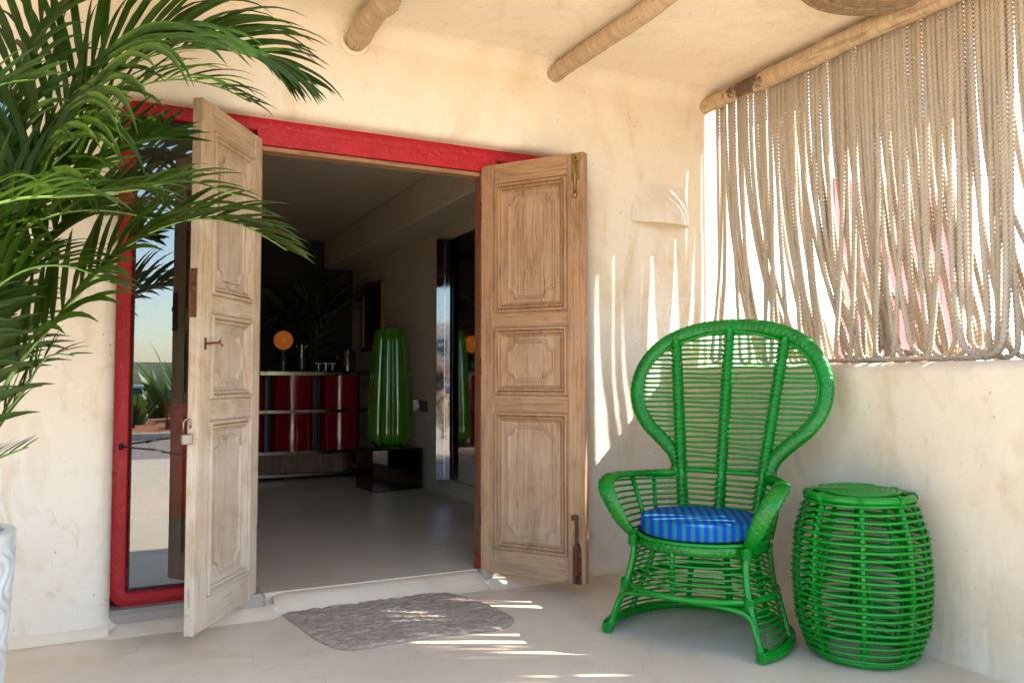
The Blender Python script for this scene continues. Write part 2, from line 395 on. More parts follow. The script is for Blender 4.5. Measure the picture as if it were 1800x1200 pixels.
M['kerb'] = flat('stone_kerb', (.5, .46, .40), .85, 0, .15)
M['hill'] = flat('scrub_hill', (.07, .10, .04), .95, 0, .85, .12, .8, 2)
M['car_paint'] = flat('white_car_paint', (.72, .73, .73), .25, 0, .02, coat=.8)
M['car_glass'] = flat('tinted_car_glass', (.02, .05, .06), .06, 0, .0)
M['tyre'] = flat('tyre_rubber', (.02, .02, .02), .85)
M['rim'] = flat('alloy_rim', (.45, .45, .45), .3, 1.0)
def relief_mat():
    m = N('white_glazed_ceramic'); p = m.pos()
    c = m.mix(m.ramp(m.noise(p, 6, 4), [(.3, 0.), (.7, 1.)]), (.56, .60, .60), (.50, .55, .56))
    return m.fin(c, .35, m.bump(m.noise(p, 50, 4), .06, .003), Coat_Weight=.3)
M['ceramic'] = relief_mat()
def glass_mat(name, tint=(1, 1, 1), ior=1.5, rough=.0):
    m = N(name); t = m.n('ShaderNodeBsdfTransparent'); g = m.n('ShaderNodeBsdfGlossy'); f = m.n('ShaderNodeFresnel'); mx = m.n('ShaderNodeMixShader')
    t.inputs[0].default_value = (*tint, 1); g.inputs['Roughness'].default_value = rough; f.inputs[0].default_value = ior
    m.t.links.new(f.outputs[0], mx.inputs[0]); m.t.links.new(t.outputs[0], mx.inputs[1]); m.t.links.new(g.outputs[0], mx.inputs[2])
    m.t.links.new(mx.outputs[0], m.out.inputs[0]); return m.m
M['glass'] = glass_mat('window_glass', (.78, .81, .78), 2.25)
M['clear'] = glass_mat('thin_clear_glass', (.86, .88, .86), 1.5)
M['green_glass'] = flat('green_art_glass', (.055, .19, .008), .10, 0, .15, 5, .15, 12, 1.0)
M['liquid'] = flat('green_drink', (.05, .09, .03), .3)
def globe_mat():
    m = N('amber_glass_lamp')
    return m.fin((.45, .10, .01), .25, Emission_Color=(1, .28, .035), Emission_Strength=.04)
M['globe'] = globe_mat()
def stripe_mat():
    m = N('striped_fabric'); tc = m.n('ShaderNodeTexCoord'); sp = m.n('ShaderNodeSeparateXYZ'); m.t.links.new(tc.outputs['Object'], sp.inputs[0])
    s = m.math('PINGPONG', m.math('ADD', sp.outputs[0], m.math('MULTIPLY', sp.outputs[1], .12)), .0180)
    f = m.ramp(s, [(.0086, 0.), (.0094, 1.)])
    p = m.pos()
    c = m.mix(f, (.003, .033, .36), (.003, .17, .17))
    c = m.mix(m.math('MULTIPLY', m.noise(p, 9, 4), .25), c, (.01, .07, .24))
    nb = m.bump(m.noise(p, 350, 3), .25, .001); nb = m.bump(m.noise(p, 7, 4, .6, .8), .45, .02, nb)
    return m.fin(c, .75, nb, Specular_IOR_Level=.2)
M['stripes'] = stripe_mat()
def mat_mat():
    m = N('rough_trampled_stone'); p = m.pos((1, 1.9, 1))
    n = m.noise(p, 22, 8, .7, 1.2); n2 = m.noise(p, 70, 6, .7)
    c = m.mix(m.ramp(n, [(.32, 0.), (.62, 1.)]), (.27, .21, .16), (.58, .475, .37))
    c = m.mix(m.ramp(n2, [(.55, 0.), (.75, .5)]), c, (.62, .53, .44))
    nb = m.bump(n, 1.0, .02); nb = m.bump(n2, .7, .006, nb)
    return m.fin(c, .9, nb)
M['doormat'] = mat_mat()

# ------------------------------------------------------------ setting: ground, road, hills
WY, WX = 3.90, 2.97          # face of the door wall, inner face of the low wall
g = MB()
ys = [2500, 60, 12, 0, -13, -20, -60, -2500]; zs = [-.06, -.06, -.06, -.06, -.06, -.62, -.62, -.62]; xs = [-2500, -60, -20, -8, 8, 20, 60, 2500]
g.add([(x, y, z) for y, z in zip(ys, zs) for x in xs], [(r*8+c, r*8+c+1, (r+1)*8+c+1, (r+1)*8+c) for r in range(7) for c in range(7)])
g.build('ground', M['sand'], kind='structure')
MB().box(-4.2, 3.02, -4.0, 3.93, -.055, 0).build('porch_floor', M['floor'], kind='structure')
MB().box(-60, 60, -8.3, -4.0, -.05, -.035).build('road', M['asphalt'], kind='structure')
MB().box(-60, 60, -4.25, -4.13, -.034, -.030).build('road_line', M['yellow_line'], kind='structure')
MB().bbox(-60, 60, -8.48, -8.3, -.05, .09, .015).build('kerb', M['kerb'], kind='structure')
b = MB(); nx, ny = 90, 14
b.add([(-22+44*i/nx, -8.5-4.3*j/ny, .05+.22*math.sin(PI*j/ny)*(.7+.5*mn.noise(Vector((i*.25, j*.4, 0))))) for j in range(ny+1) for i in range(nx+1)],
      [(j*(nx+1)+i, j*(nx+1)+i+1, (j+1)*(nx+1)+i+1, (j+1)*(nx+1)+i) for j in range(ny) for i in range(nx)], True)
b.build('planting_bed', M['soil'], kind='structure')
h = MB(); nx, ny = 120, 10
h.add([(-260+520*i/nx, -150-60*j/ny, -.7+6.2*math.sin(PI/2*min(1, j/5))*(.75+.45*mn.noise(Vector((i*.09, j*.2, 3))))+.5*mn.noise(Vector((i*.9, j*.9, 1)))) for j in range(ny+1) for i in range(nx+1)],
      [(j*(nx+1)+i, j*(nx+1)+i+1, (j+1)*(nx+1)+i+1, (j+1)*(nx+1)+i) for j in range(ny) for i in range(nx)], True)
h.build('hills', M['hill'], kind='structure')

# ------------------------------------------------------------ door wall with two rounded openings
def undul(x, z): return .007*mn.noise(Vector((x*1.7, z*1.7, .3)))+.003*mn.noise(Vector((x*5, z*5, 4)))
def rrect(x0, x1, z0, z1, r, per=7):
    out = []
    for cx, cz, a0 in ((x1-r, z1-r, 0), (x0+r, z1-r, PI/2), (x0+r, z0+r, PI), (x1-r, z0+r, 1.5*PI)):
        for k in range(per+1): a = a0+PI/2*k/per; out.append((cx+r*math.cos(a), cz+r*math.sin(a)))
    pts = []
    for i in range(len(out)):
        a = out[i]; b_ = out[(i+1) % len(out)]; L = math.hypot(b_[0]-a[0], b_[1]-a[1]); k = max(1, int(L/.08))
        for t in range(k): pts.append((a[0]+(b_[0]-a[0])*t/k, a[1]+(b_[1]-a[1])*t/k))
    return pts
def wall_part(mb, X0, X1, Z0, Z1, hole, r, edge, depth):
    H = rrect(*hole, r); n = len(H); cx = (hole[0]+hole[1])/2; cz = (hole[2]+hole[3])/2
    rings = []
    def inset(d):
        return rrect(hole[0]-d, hole[1]+d, hole[2]-d, hole[3]+d, r+d)
    rings.append(([tuple(p) for p in H], WY+depth, 0))
    for k in range(7):
        a = PI/2*k/6; d = edge*(1-math.cos(a)); yy = WY+edge*(1-math.sin(a))
        e = [(hx+(hx-cx)/abs(hx-cx+1e-9)*0, hz) for hx, hz in H]
        # offset outward along the outline normal
        ring = []
        for i in range(n):
            p0 = H[i-1]; p1 = H[(i+1) % n]; tx, tz = p1[0]-p0[0], p1[1]-p0[1]; L = math.hypot(tx, tz); ring.append((H[i][0]+tz/L*d, H[i][1]-tx/L*d))
        rings.append((ring, yy, 0 if k < 6 else 1))
    last = rings[-1][0]
    outer = []
    for (x, z) in last:
        dx, dz = x-cx, z-cz
        # project to rectangle boundary proportionally
        sx = (X1-cx)/dx if dx > 1e-6 else ((X0-cx)/dx if dx < -1e-6 else 1e9)
        sz = (Z1-cz)/dz if dz > 1e-6 else ((Z0-cz)/dz if dz < -1e-6 else 1e9)
        t = min(sx, sz); outer.append((cx+dx*t, cz+dz*t))
    # snap nearest points to rectangle corners
    for c in ((X0, Z0), (X1, Z0), (X1, Z1), (X0, Z1)):
        i = min(range(n), key=lambda k: (outer[k][0]-c[0])**2+(outer[k][1]-c[1])**2); outer[i] = c
    K = 12
    for k in range(1, K+1):
        rings.append(([(a[0]+(b_[0]-a[0])*k/K, a[1]+(b_[1]-a[1])*k/K) for a, b_ in zip(last, outer)], WY, 1 if k < K else 2))
    vs_ = []
    for ring, yy, w in rings:
        for x, z in ring: vs_.append((x, yy+(undul(x, z) if w else 0), z))
    m = len(rings)
    mb.add(vs_, [(i*n+k, i*n+(k+1) % n, (i+1)*n+(k+1) % n, (i+1)*n+k) for i in range(m-1) for k in range(n)], True)
ZC = 2.868
w = MB()
HOLE = (0.0, 2.42, .03, 2.368)
wall_part(w, -.19, 3.24, .005, ZC+.02, HOLE, .07, .055, .30)
wall_part(w, -4.2, -.19, .005, ZC+.02, (-1.7, -.37, 1.32, 2.40), .13, .07, .30)
# rounded right end of the wall
n = 8; zz = [.005+(ZC+.015)*k/20 for k in range(21)]; vs_ = []
for z in zz:
    for k in range(n+1):
        a = PI/2*k/n; x = 3.24+.07*math.sin(a); y = WY+.07*(1-math.cos(a)); vs_.append((x, y+undul(3.24, z)*(1-k/n), z))
    vs_.append((3.31, WY+.45, z))
w.add(vs_, [(r*(n+2)+k, r*(n+2)+k+1, (r+1)*(n+2)+k+1, (r+1)*(n+2)+k) for r in range(20) for k in range(n+1)], True)
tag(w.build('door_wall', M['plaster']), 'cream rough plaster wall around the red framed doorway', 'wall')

# cove between wall and ceiling and ceiling slab
c = MB(); cv = MB(); nx = 60; rows = []
for k in range(7):
    a = PI/2*k/6; rows.append((WY+.004-.05*(1-math.sin(a))-.0, ZC-.05*(1-math.cos(a)) ))
vs_ = []
for k in range(7):
    a = PI/2*k/6
    y = WY-.115+.12*math.cos(a); z = ZC-.115+.122*math.sin(a)
    for i in range(nx+1):
        x = -4.2+7.5*i/nx; vs_.append((x, y+undul(x, z), z))
cv.add(vs_, [(k*(nx+1)+i, k*(nx+1)+i+1, (k+1)*(nx+1)+i+1, (k+1)*(nx+1)+i) for k in range(6) for i in range(nx)], True)
gx = [-4.2+7.7*i/50 for i in range(51)]
def slab(mb, x0, x1, y0, y1):
    nx_, ny_ = max(2, int((x1-x0)/.15)), max(2, int((y1-y0)/.15))
    P = [(x0+(x1-x0)*i/nx_, y0+(y1-y0)*j/ny_) for j in range(ny_+1) for i in range(nx_+1)]
    mb.add([(x, y, ZC+.004+.006*mn.noise(Vector((x*1.5, y*1.5, 9)))) for x, y in P],
           [(j*(nx_+1)+i, j*(nx_+1)+i+1, (j+1)*(nx_+1)+i+1, (j+1)*(nx_+1)+i) for j in range(ny_) for i in range(nx_)], True)
    mb.box(x0, x1, y0, y1, ZC+.03, ZC+.22)
    mb.box(x0, x1, y0-.03, y0, ZC-.005, ZC+.22)
slab(c, 1.30, 3.62, 1.10, 3.90); c.box(3.621, 3.93, 1.10, 2.85, ZC, ZC+.20); slab(c, -4.2, 1.30, 2.85, 3.90)  # middle box: overhang outside the ropes, added only to block sun streaks
c.box(1.27, 1.30, 1.10, 2.85, ZC-.005, ZC+.22)  # step in the unseen roof edge, set back so sun reaches the palm
c.box(-4.2, 3.62, 3.90, 10.6, ZC+.03, ZC+.22)
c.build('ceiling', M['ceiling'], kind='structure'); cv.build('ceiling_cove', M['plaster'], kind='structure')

# low wall with rounded top
lw = MB(); prof = [(WX, -.05), (WX, 1.10)]
for k in range(7):
    a = PI/2*k/6; prof.append((WX+.06*(1-math.cos(a)), 1.11+.06*math.sin(a)))
for k in range(7):
    a = PI/2*k/6; prof.append((3.74+.05*math.sin(a), 1.12+.05*math.cos(a)))
prof.append((3.79, -.05))
yy = [.85+(4.3-.85)*i/60 for i in range(61)]
vs_ = []; prof2 = [(WX+.045*math.exp(-q/.03)*-1 if q < .12 else WX, q) for q in (-.05, 0., .02, .05, .12)]+[(WX, .12+.98*i/12) for i in range(1, 12)]+prof[1:]
for y in yy:
    for (x, z) in prof2:
        dx = (.010*mn.noise(Vector((y*1.6, z*1.6, 7)))+.004*mn.noise(Vector((y*6, z*6, 2)))) if 0 < z < 1.15 and x < 3.1 else 0
        vs_.append((x+dx, y, z+(.004*mn.noise(Vector((y*3, 1, 5))) if z > 1.12 else 0)))
m_ = len(prof2)
lw.add(vs_, [(i*m_+k, i*m_+k+1, (i+1)*m_+k+1, (i+1)*m_+k) for i in range(60) for k in range(m_-1)], True)
lw.add([(WX, .85, -.05), (WX, .85, 1.12), (3.77, .85, 1.12), (3.77, .85, -.05)], [(0, 1, 2, 3)])
tag(lw.build('low_wall', M['plaster_low']), 'waist high beige plaster wall with rounded top under the hanging ropes', 'wall')

# plaster skirting ramp along the door wall and step
sk = MB(); vs_ = []; pr = [(0, .0), (-.012, .028), (-.022, .05), (.03, .062)]
def skirt(x0, x1, amp=1.0, hgt=.05):
    m = MB(); n_ = max(3, int((x1-x0)/.05)); vs_ = []
    for i in range(n_+1):
        x = x0+(x1-x0)*i/n_; q = .008*mn.noise(Vector((x*4, 0, 0)))
        for (yy_, z) in ((WY-.035*amp, 0.001), (WY-.026*amp+q, hgt*.5), (WY-.014*amp+q, hgt*.9), (WY+.02, hgt*1.1+q), (WY+.12, hgt*1.12)):
            vs_.append((x, yy_, z))
    m.add(vs_, [(i*5+k, i*5+k+1, (i+1)*5+k+1, (i+1)*5+k) for i in range(n_) for k in range(4)], True)
    return m
tag(skirt(-4.2, -.0, .8, .045).build('plaster_skirting', M['kerb_plaster']), 'low rounded plaster skirting below the wall left of the red frame', 'skirting')
tag(skirt(2.42, 2.99, .8, .04).build('plaster_skirting', M['kerb_plaster']), 'low rounded plaster skirting behind the green chair', 'skirting')
st = empty('threshold_step', (0, 0, 0), label='worn plaster step across the doorway below the interior floor', cat='step')
def steprow(x0, x1, yf, ztop, yb, name, mat):
    m = MB(); n_ = int((x1-x0)/.04); vs_ = []
    for i in range(n_+1):
        x = x0+(x1-x0)*i/n_; q = .006*mn.noise(Vector((x*5, 1, 0))); e = .03*(math.exp(-(x-x0)/.02)+math.exp(-(x1-x)/.02))
        for (dy, z) in ((0, -.002), (.022, ztop*.14), (.062, ztop*.55), (.095, ztop*.90), (.135, ztop), (yb-yf, ztop)):
            vs_.append((x, yf+dy+q+e, max(-.002, z-(e*.4 if z > .02 else 0))))
    m.add(vs_, [(i*6+k, i*6+k+1, (i+1)*6+k+1, (i+1)*6+k) for i in range(n_) for k in range(5)], True)
    m.add([vs_[k] for k in range(6)]+[(x0, yb, -.002)], [tuple(range(7))]); m.add([vs_[n_*6+k] for k in range(6)]+[(x1, yb, -.002)], [tuple(range(7))])
    return m.build(name, mat, st)
steprow(.70, 1.80, 3.86, .070, 4.32, 'middle_riser', M['kerb_plaster'])
steprow(-.03, .71, 3.83, .040, 4.32, 'side_riser', M['kerb_plaster'])
steprow(1.79, 2.45, 3.83, .040, 4.32, 'side_riser', M['kerb_plaster'])
sg = MB(); sg.bbox(-.03, .66, 3.930, 4.10, .020, .092, .018); sg.build('grey_sill', M['sill_grey'], st)
sg = MB(); sg.bbox(1.78, 2.426, 3.950, 4.10, .020, .092, .018); sg.build('grey_sill', M['sill_grey'], st)

# ------------------------------------------------------------ interior room
FI = .08
MB().box(-2.6, 2.66, 4.02, 9.9, .0, FI-.004).build('interior_floor', M['inner_floor'], kind='structure')
iw = MB(); iw.box(2.66, 2.86, 4.22, 9.9, 0, 2.9)
tag(iw.build('interior_side_wall', M['inner_plaster']), 'dim beige interior wall behind the mirror and the green vase', 'wall')
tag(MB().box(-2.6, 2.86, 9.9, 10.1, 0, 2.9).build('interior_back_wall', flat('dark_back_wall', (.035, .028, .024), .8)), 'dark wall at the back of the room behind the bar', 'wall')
tag(MB().box(-2.8, -2.6, 4.22, 10.1, 0, 2.9).build('interior_far_left_wall', M['inner_plaster']), 'unlit interior wall on the far left of the room', 'wall')
iw = MB(); iw.box(-2.8, -1.85, 4.2, 4.25, 0, 2.9); iw.box(-.20, -.02, 4.2, 4.25, 0, 2.9); iw.box(-1.85, -.20, 4.2, 4.25, 0, 1.28); iw.box(-1.85, -.20, 4.2, 4.25, 2.42, 2.9)
iw.box(-.02, 2.44, 4.2, 4.25, 2.372, 2.9); iw.box(2.44, 2.86, 4.2, 4.25, 0, 2.9)
tag(iw.build('interior_front_wall', M['inner_plaster']), 'inner face of the front wall around the doorway, seen in the mirror', 'wall')
MB().box(-2.6, 2.66, 4.25, 9.9, 2.80, 2.84).build('interior_ceiling', M['inner_plaster'], kind='structure')
tag(MB().bbox(2.30, 2.659, 4.25, 9.9, 2.46, 2.799, .012).build('ceiling_soffit', M['inner_plaster']), 'boxed soffit running along the interior ceiling above the mirror', 'soffit')
# window in the left opening (dark glass)
wd = empty('dark_window', (0, 0, 0), label='dark window behind the palm at the left edge', cat='window')
MB().box(-1.72, -.35, 4.16, 4.17, 1.30, 2.42).build('pane', M['glass'], wd)
f = MB(); f.box(-1.74, -1.68, 4.12, 4.15, 1.30, 2.42); f.box(-.40, -.35, 4.12, 4.15, 1.30, 2.42); f.box(-1.68, -.40, 4.12, 4.15, 1.30, 1.36); f.box(-1.68, -.40, 4.12, 4.15, 2.36, 2.42)
f.build('window_frame', M['black'], wd)

# ------------------------------------------------------------ red door frame
fr = empty('door_frame', (0, 4.0, 0), label='glossy red wooden door frame with rounded corners and glazed side panels', cat='door frame')
def frame_ring(x0, x1, z0, z1, wd_, y0, y1, r):
    o = rrect(x0, x1, z0, z1, r); i_ = []
    n_ = len(o)
    for k in range(n_):
        p0, p1 = o[k-1], o[(k+1) % n_]; tx, tz = p1[0]-p0[0], p1[1]-p0[1]; L = math.hypot(tx, tz)
        i_.append((o[k][0]-tz/L*wd_, o[k][1]+tx/L*wd_))
    return o, i_, n_
m = MB(); o_, i_, n_ = frame_ring(-.006, 2.426, .080, 2.374, .070, 0, 0, .085)
b = .006
L0 = []
vs_ = []
for (oo, ii, y) in ((0, 0, .09), (0, 0, b), (b, b, 0)):
    pass
ringsO = [[(x, .09, z) for x, z in o_], [(x, b, z) for x, z in o_]]
def lerp2(a, c_, t): return (a[0]+(c_[0]-a[0])*t, a[1]+(c_[1]-a[1])*t)
ringsO += [[(*lerp2(a, c_, .1),) for a, c_ in zip(o_, i_)], [(*lerp2(a, c_, .5),) for a, c_ in zip(o_, i_)], [(*lerp2(a, c_, .9),) for a, c_ in zip(o_, i_)]]
R_ = ringsO[:2]+[[(p[0], 0.0-.002*(q == 3), p[1]) for p in ringsO[q]] for q in (2, 3, 4)]+[[(x, b, z) for x, z in i_], [(x, .09, z) for x, z in i_]]
keep = []
vs_ = [p for ring in R_ for p in ring]
fs = []
for q in range(len(R_)-1):
    for k in range(n_):
        k2 = (k+1) % n_; mx = (o_[k][0]+o_[k2][0])/2; mz = (o_[k][1]+o_[k2][1])/2
        if mz < .3 and .60 < mx < 1.815: continue      # no bottom rail across the doorway
        fs.append((q*n_+k, q*n_+k2, (q+1)*n_+k2, (q+1)*n_+k))
m.add(vs_, fs)
m.build('outer_frame', M['red_frame'], fr)
MB().bbox(.598, 1.882, -.0035, .07, 2.238, 2.316, .0015).build('header', M['red_frame'], fr)
MB().bbox(.62, 1.80, .012, .085, 2.214, 2.237, .003).build('wooden_head', M['wood_right_h'], fr)
MB().bbox(.585, .625, .0, .08, .07, 2.236, .004).build('mullion', M['jamb_wood'], fr)
MB().bbox(1.785, 1.822, .0, .08, .07, 2.236, .004).build('mullion', M['jamb_wood'], fr)
MB().box(.069, .586, .045, .053, .145, 2.303).build('glass_pane', M['glass'], fr)
MB().box(1.824, 2.352, .045, .053, .145, 2.303).build('glass_pane', M['glass'], fr)
for (xa, xb) in ((.069, .586), (1.824, 2.352)):
    q = MB(); q.box(xa, xb, .034, .0448, .1445, .156); q.box(xa, xa+.008, .034, .0448, .156, 2.29); q.box(xa, xb, .034, .0448, 2.29, 2.302)
    q.build('glazing_bead', M['iron'], fr)
# hook stay holding the left leaf
p0 = at(213, 785, 3.985); p1 = at(268, 790, 3.80); p2 = at(325, 801, 3.50)
org = Vector((0, 4.0, 0))
m = MB(); m.tube([p-org for p in (p0, p1, p2)], .004, 6); m.tube([p0-org+Vector((0, 0, -.012)), p0-org+Vector((0, .0, .012))], .009, 8)
m.build('hook_stay', M['iron'], fr)
m = MB(); m.tube([p1.lerp(p2, t)-org for t in (-.12, .35)], .006, 6); m.build('stay_sleeve', M['metal'], fr)

# ------------------------------------------------------------ panelled door leaves
def leaf(name, hinge, ang, W, mats, label, mirror=False, T=.046, z0=.070, z1=2.262):
    wv_, wh_, wp_ = mats
    H = z1-z0
    d = empty(name, (hinge[0], hinge[1], z0), ang, label=label, cat='door')
    s = .082; rails = [(0, .942, 1.0), (0, .57, .61), (0, .37, .405), (0, 0, .05)]
    def zf(f): return H*(1-f)
    hT = T/2
    MB().bbox(0, s, -hT, hT, 0, H, .004).build('stile', wv_, d)
    MB().bbox(W-s-.012, W, -hT, hT, 0, H, .004).build('stile', wv_, d)
    for _, f0, f1 in rails:
        MB().bbox(s+.0005, W-s-.0125, -hT+.001, hT-.001, zf(f1)+(.0 if f1 == 1 else 0), zf(f0), .003).build('rail', wh_, d)
    x0, x1 = s, W-s-.012
    for (f0, f1) in ((.05, .37), (.405, .57), (.61, .942)):
        za, zb = zf(f1), zf(f0)
        # moulding: stepped picture-frame profile, both faces
        mo = MB()
        for sg_ in (-1, 1):
            prof_ = [(0, hT-.006), (.004, hT-.006), (.006, hT+.007), (.015, hT+.009), (.019, hT-.001), (.023, hT-.008), (.026, hT+.001), (.033, hT-.001), (.037, hT-.011), (.041, hT-.007), (.047, hT-.013), (.053, hT-.019)]
            vs2 = []
            for (ins, y) in prof_:
                for (x, z) in ((x0+ins, za+ins), (x1-ins, za+ins), (x1-ins, zb-ins), (x0+ins, zb-ins)): vs2.append((x, y*sg_, z))
            mo.add(vs2, [(q*4+k, q*4+(k+1) % 4, (q+1)*4+(k+1) % 4, (q+1)*4+k) for q in range(len(prof_)-1) for k in range(4)])
        mo.build('moulding', wv_, d)
        pa = MB(); pa.box(x0+.001, x1-.001, -.0045, .0045, za+.001, zb-.001)
        pa.build('panel', wp_, d)
        # raised field with scooped corners
        def notch(mg, r):
            xa, xb, z_a, z_b = x0+mg, x1-mg, za+mg*.95, zb-mg*.95; pts = []
            for (cx, cz, a0) in ((xb, z_b, PI), (xa, z_b, 1.5*PI), (xa, z_a, 0), (xb, z_a, PI/2)):
                arc = [(cx+r*math.cos(a0+PI/2*k/8), cz+r*math.sin(a0+PI/2*k/8)) for k in range(9)]
                pts += arc[::-1]
            return pts
        rr = .046
        for sg_ in (-1, 1):
            rf = MB(); outer_ = notch(.080, rr); lip = notch(.086, rr-.002); inn = notch(.096, rr-.005); n2 = len(outer_)
            vs2 = [(x, .0045*sg_, z) for x, z in outer_]+[(x, .0165*sg_, z) for x, z in outer_]+[(x, .0175*sg_, z) for x, z in lip]+[(x, .0095*sg_, z) for x, z in inn]
            fs2 = [(q*n2+k, q*n2+(k+1) % n2, (q+1)*n2+(k+1) % n2, (q+1)*n2+k) for q in range(3) for k in range(n2)]+[tuple(3*n2+k for k in range(n2))]
            rf.add(vs2, fs2); rf.build('raised_field', wp_, d)
    return d
import numpy as np
angL = math.atan2(3.52-4.01, .308-.620); angR = math.atan2(3.50-4.0, 2.145-1.795)
dl = leaf('door_leaf', (.603, 4.005), angL, .585, (M['wood_left_v'], M['wood_left_h'], M['wood_panel_l']), 'pale bleached wooden door leaf swung open behind the palm, padlock hanging on its edge')
dr = leaf('door_leaf', (1.798, 3.995), angR, .612, (M['wood_right_v'], M['wood_right_h'], M['wood_panel_r']), 'warm brown panelled wooden door leaf standing open beside the green chair')
H_ = 2.192
# left leaf: meeting-edge rebate strip, rusty lock case, hook
MB().bbox(.586, .596, -.018, .023, 0.0, H_-.004, .002).build('edge_strip', M['wood_left_v'], dl)
m = MB(); m.bbox(.5965, .600, -.014, .014, 1.28, 1.48, .001); m.bbox(.545, .585, -.0275, -.0235, 1.28, 1.48, .001); m.build('lock_plate', M['rust'], dl)
MB().bbox(.597, .618, -.010, .010, 1.385, 1.41, .002).build('latch_bolt', M['rust'], dl)
sgn = 1  # visible face of the left leaf is +y local
m = MB(); m.tube([(.540, .026, 1.175), (.525, .05, 1.178), (.50, .062, 1.18)], .005, 6); m.tube([(.50, .062, 1.18), (.478, .058, 1.19), (.465, .05, 1.184)], .004, 6); m.tube([(.50, .062, 1.18), (.482, .066, 1.176), (.47, .066, 1.168)], .003, 6)
m.box(.533, .547, .0235, .027, 1.15, 1.20); m.build('hook', M['rust'], dl)
for kz in (.05, .085): MB().bbox(.5965, .5995, -.012, .010, kz, kz+.03, .001).build('edge_plate', M['wood_left_h'], dl)
# right leaf bolts on its visible face (-y local)
m = MB(); m.bbox(.545, .590, -.030, -.0235, H_-.14, H_-.005, .0015); m.build('brass_bolt_plate', M['brass'], dr)
m = MB(); m.tube([(.567, -.036, H_-.02), (.567, -.036, H_-.21)], .0065, 8); m.tube([(.567, -.036, H_-.21), (.567, -.038, H_-.235)], .011, 8)
m.bbox(.553, .581, -.042, -.030, H_-.05, H_-.04, .001); m.bbox(.553, .581, -.042, -.030, H_-.11, H_-.10, .001); m.build('brass_bolt', M['brass'], dr)
m = MB(); m.prism([(.545, .0), (.592, 0), (.592, .165), (.580, .205), (.557, .205), (.545, .165)], -.028, -.0235); m.build('rusty_bolt_plate', M['rust'], dr)
m = MB(); m.tube([(.568, -.036, .01), (.568, -.036, .33)], .008, 8); m.bbox(.543, .575, -.044, -.028, .318, .345, .002)
for zq in (.05, .12, .18): m.bbox(.552, .584, -.046, -.028, zq, zq+.012, .001)
m.build('rusty_bolt', M['rust'], dr)
# hinges
for d_, yq in ((dl, .02), (dr, -.02)):
    for zq in (.25, 1.05, 1.9):
        MB().tube([(.0, yq, zq), (.0, yq, zq+.09)], .007, 8).build('hinge', M['rust'], d_)
# padlock hanging on the left leaf edge
tipL = Vector((.603+.606*math.cos(angL), 4.005+.606*math.sin(angL), 0))
pl_ = empty('padlock', (tipL.x-.012, tipL.y-.0, .855), .35, label='small steel padlock hanging open on the left door edge', cat='padlock')
MB().bbox(-.021, .021, -.009, .009, -.02, .022, .003).build('lock_body', M['metal'], pl_)
m = MB(); m.tube([(-.014, 0, .02), (-.014, 0, .065)]+[(-.014*math.cos(a), 0, .068+.014*math.sin(a)) for a in [PI*k/8 for k in range(9)]]+[(.014, 0, .045)], .0038, 8); m.build('shackle', M['metal'], pl_)

# ------------------------------------------------------------ ceiling logs
def log(name, p0, p1, r, label, seed, group=None):
    rnd = random.Random(seed); P = []
    a, b_ = Vector(p0), Vector(p1); n_ = 60
    for i in range(n_+1):
        t = i/n_; q = a.lerp(b_, t)
        q += Vector((.012*mn.noise(Vector((t*5, seed, 0))), 0, .008*mn.noise(Vector((t*5, seed, 5))))); P.append(q)
    m = MB(); m.tube([p-a for p in P], lambda i, t: r*(.94+.16*mn.noise(Vector((t*9, seed, 2)))+.08*mn.noise(Vector((t*34, seed, 2)))), 18)
    # knots / stubs
    o = m.build(name, M['log_burnt' if seed == 3.5 else 'log'], loc=a)
    return tag(o, label, 'log', group)
log('ceiling_log', (1.045, 3.97, 2.795), (1.070, 2.87, 2.80), .060, 'short peeled ceiling log nearest the palm above the doorway', 1, 'logs under the porch ceiling')
log('ceiling_log', (2.19, 3.97, 2.815), (2.16, 1.15, 2.80), .050, 'cracked peeled ceiling log midway above the brown door leaf', 2, 'logs under the porch ceiling')
log('ceiling_log', (3.275, 3.95, 2.795), (3.235, 1.05, 2.785), .052, 'peeled log with a dark burn mark that the rope curtain hangs from', 3.5, 'logs under the porch ceiling')
for (x, z, r) in ((1.046, 2.795, .060), (2.19, 2.815, .05)):
    m = MB(); m.tube([(r*1.12*math.cos(2*PI*k/24), 0, r*1.12*math.sin(2*PI*k/24)) for k in range(24)], .014, 6, closed=True)
    tag(m.build('plaster_collar', M['ceiling'], loc=(x, WY-.004, z)), 'ring of plaster daubed where the %s log enters the wall' % ('left' if x < 2 else 'middle'), 'plaster collar')
# jute disc
jd = empty('jute_ceiling_lampshade', (2.90, 2.19, 2.80), label='large round jute disc lampshade flat against the ceiling beside the rope log', cat='lampshade')
for k in range(14):
    rr = .03+.03*k
    MB().tube([(rr*math.cos(2*PI*q/72), rr*math.sin(2*PI*q/72), .004*math.sin(k*2.1)) for q in range(72)], .0175, 8, closed=True).build('jute_coil', M['rope_dark'], jd)
MB().lathe([(.0, .012), (.41, .012), (.44, .03), (.44, .06), (0, .06)], n=48).build('backing', M['rope_dark'], jd)

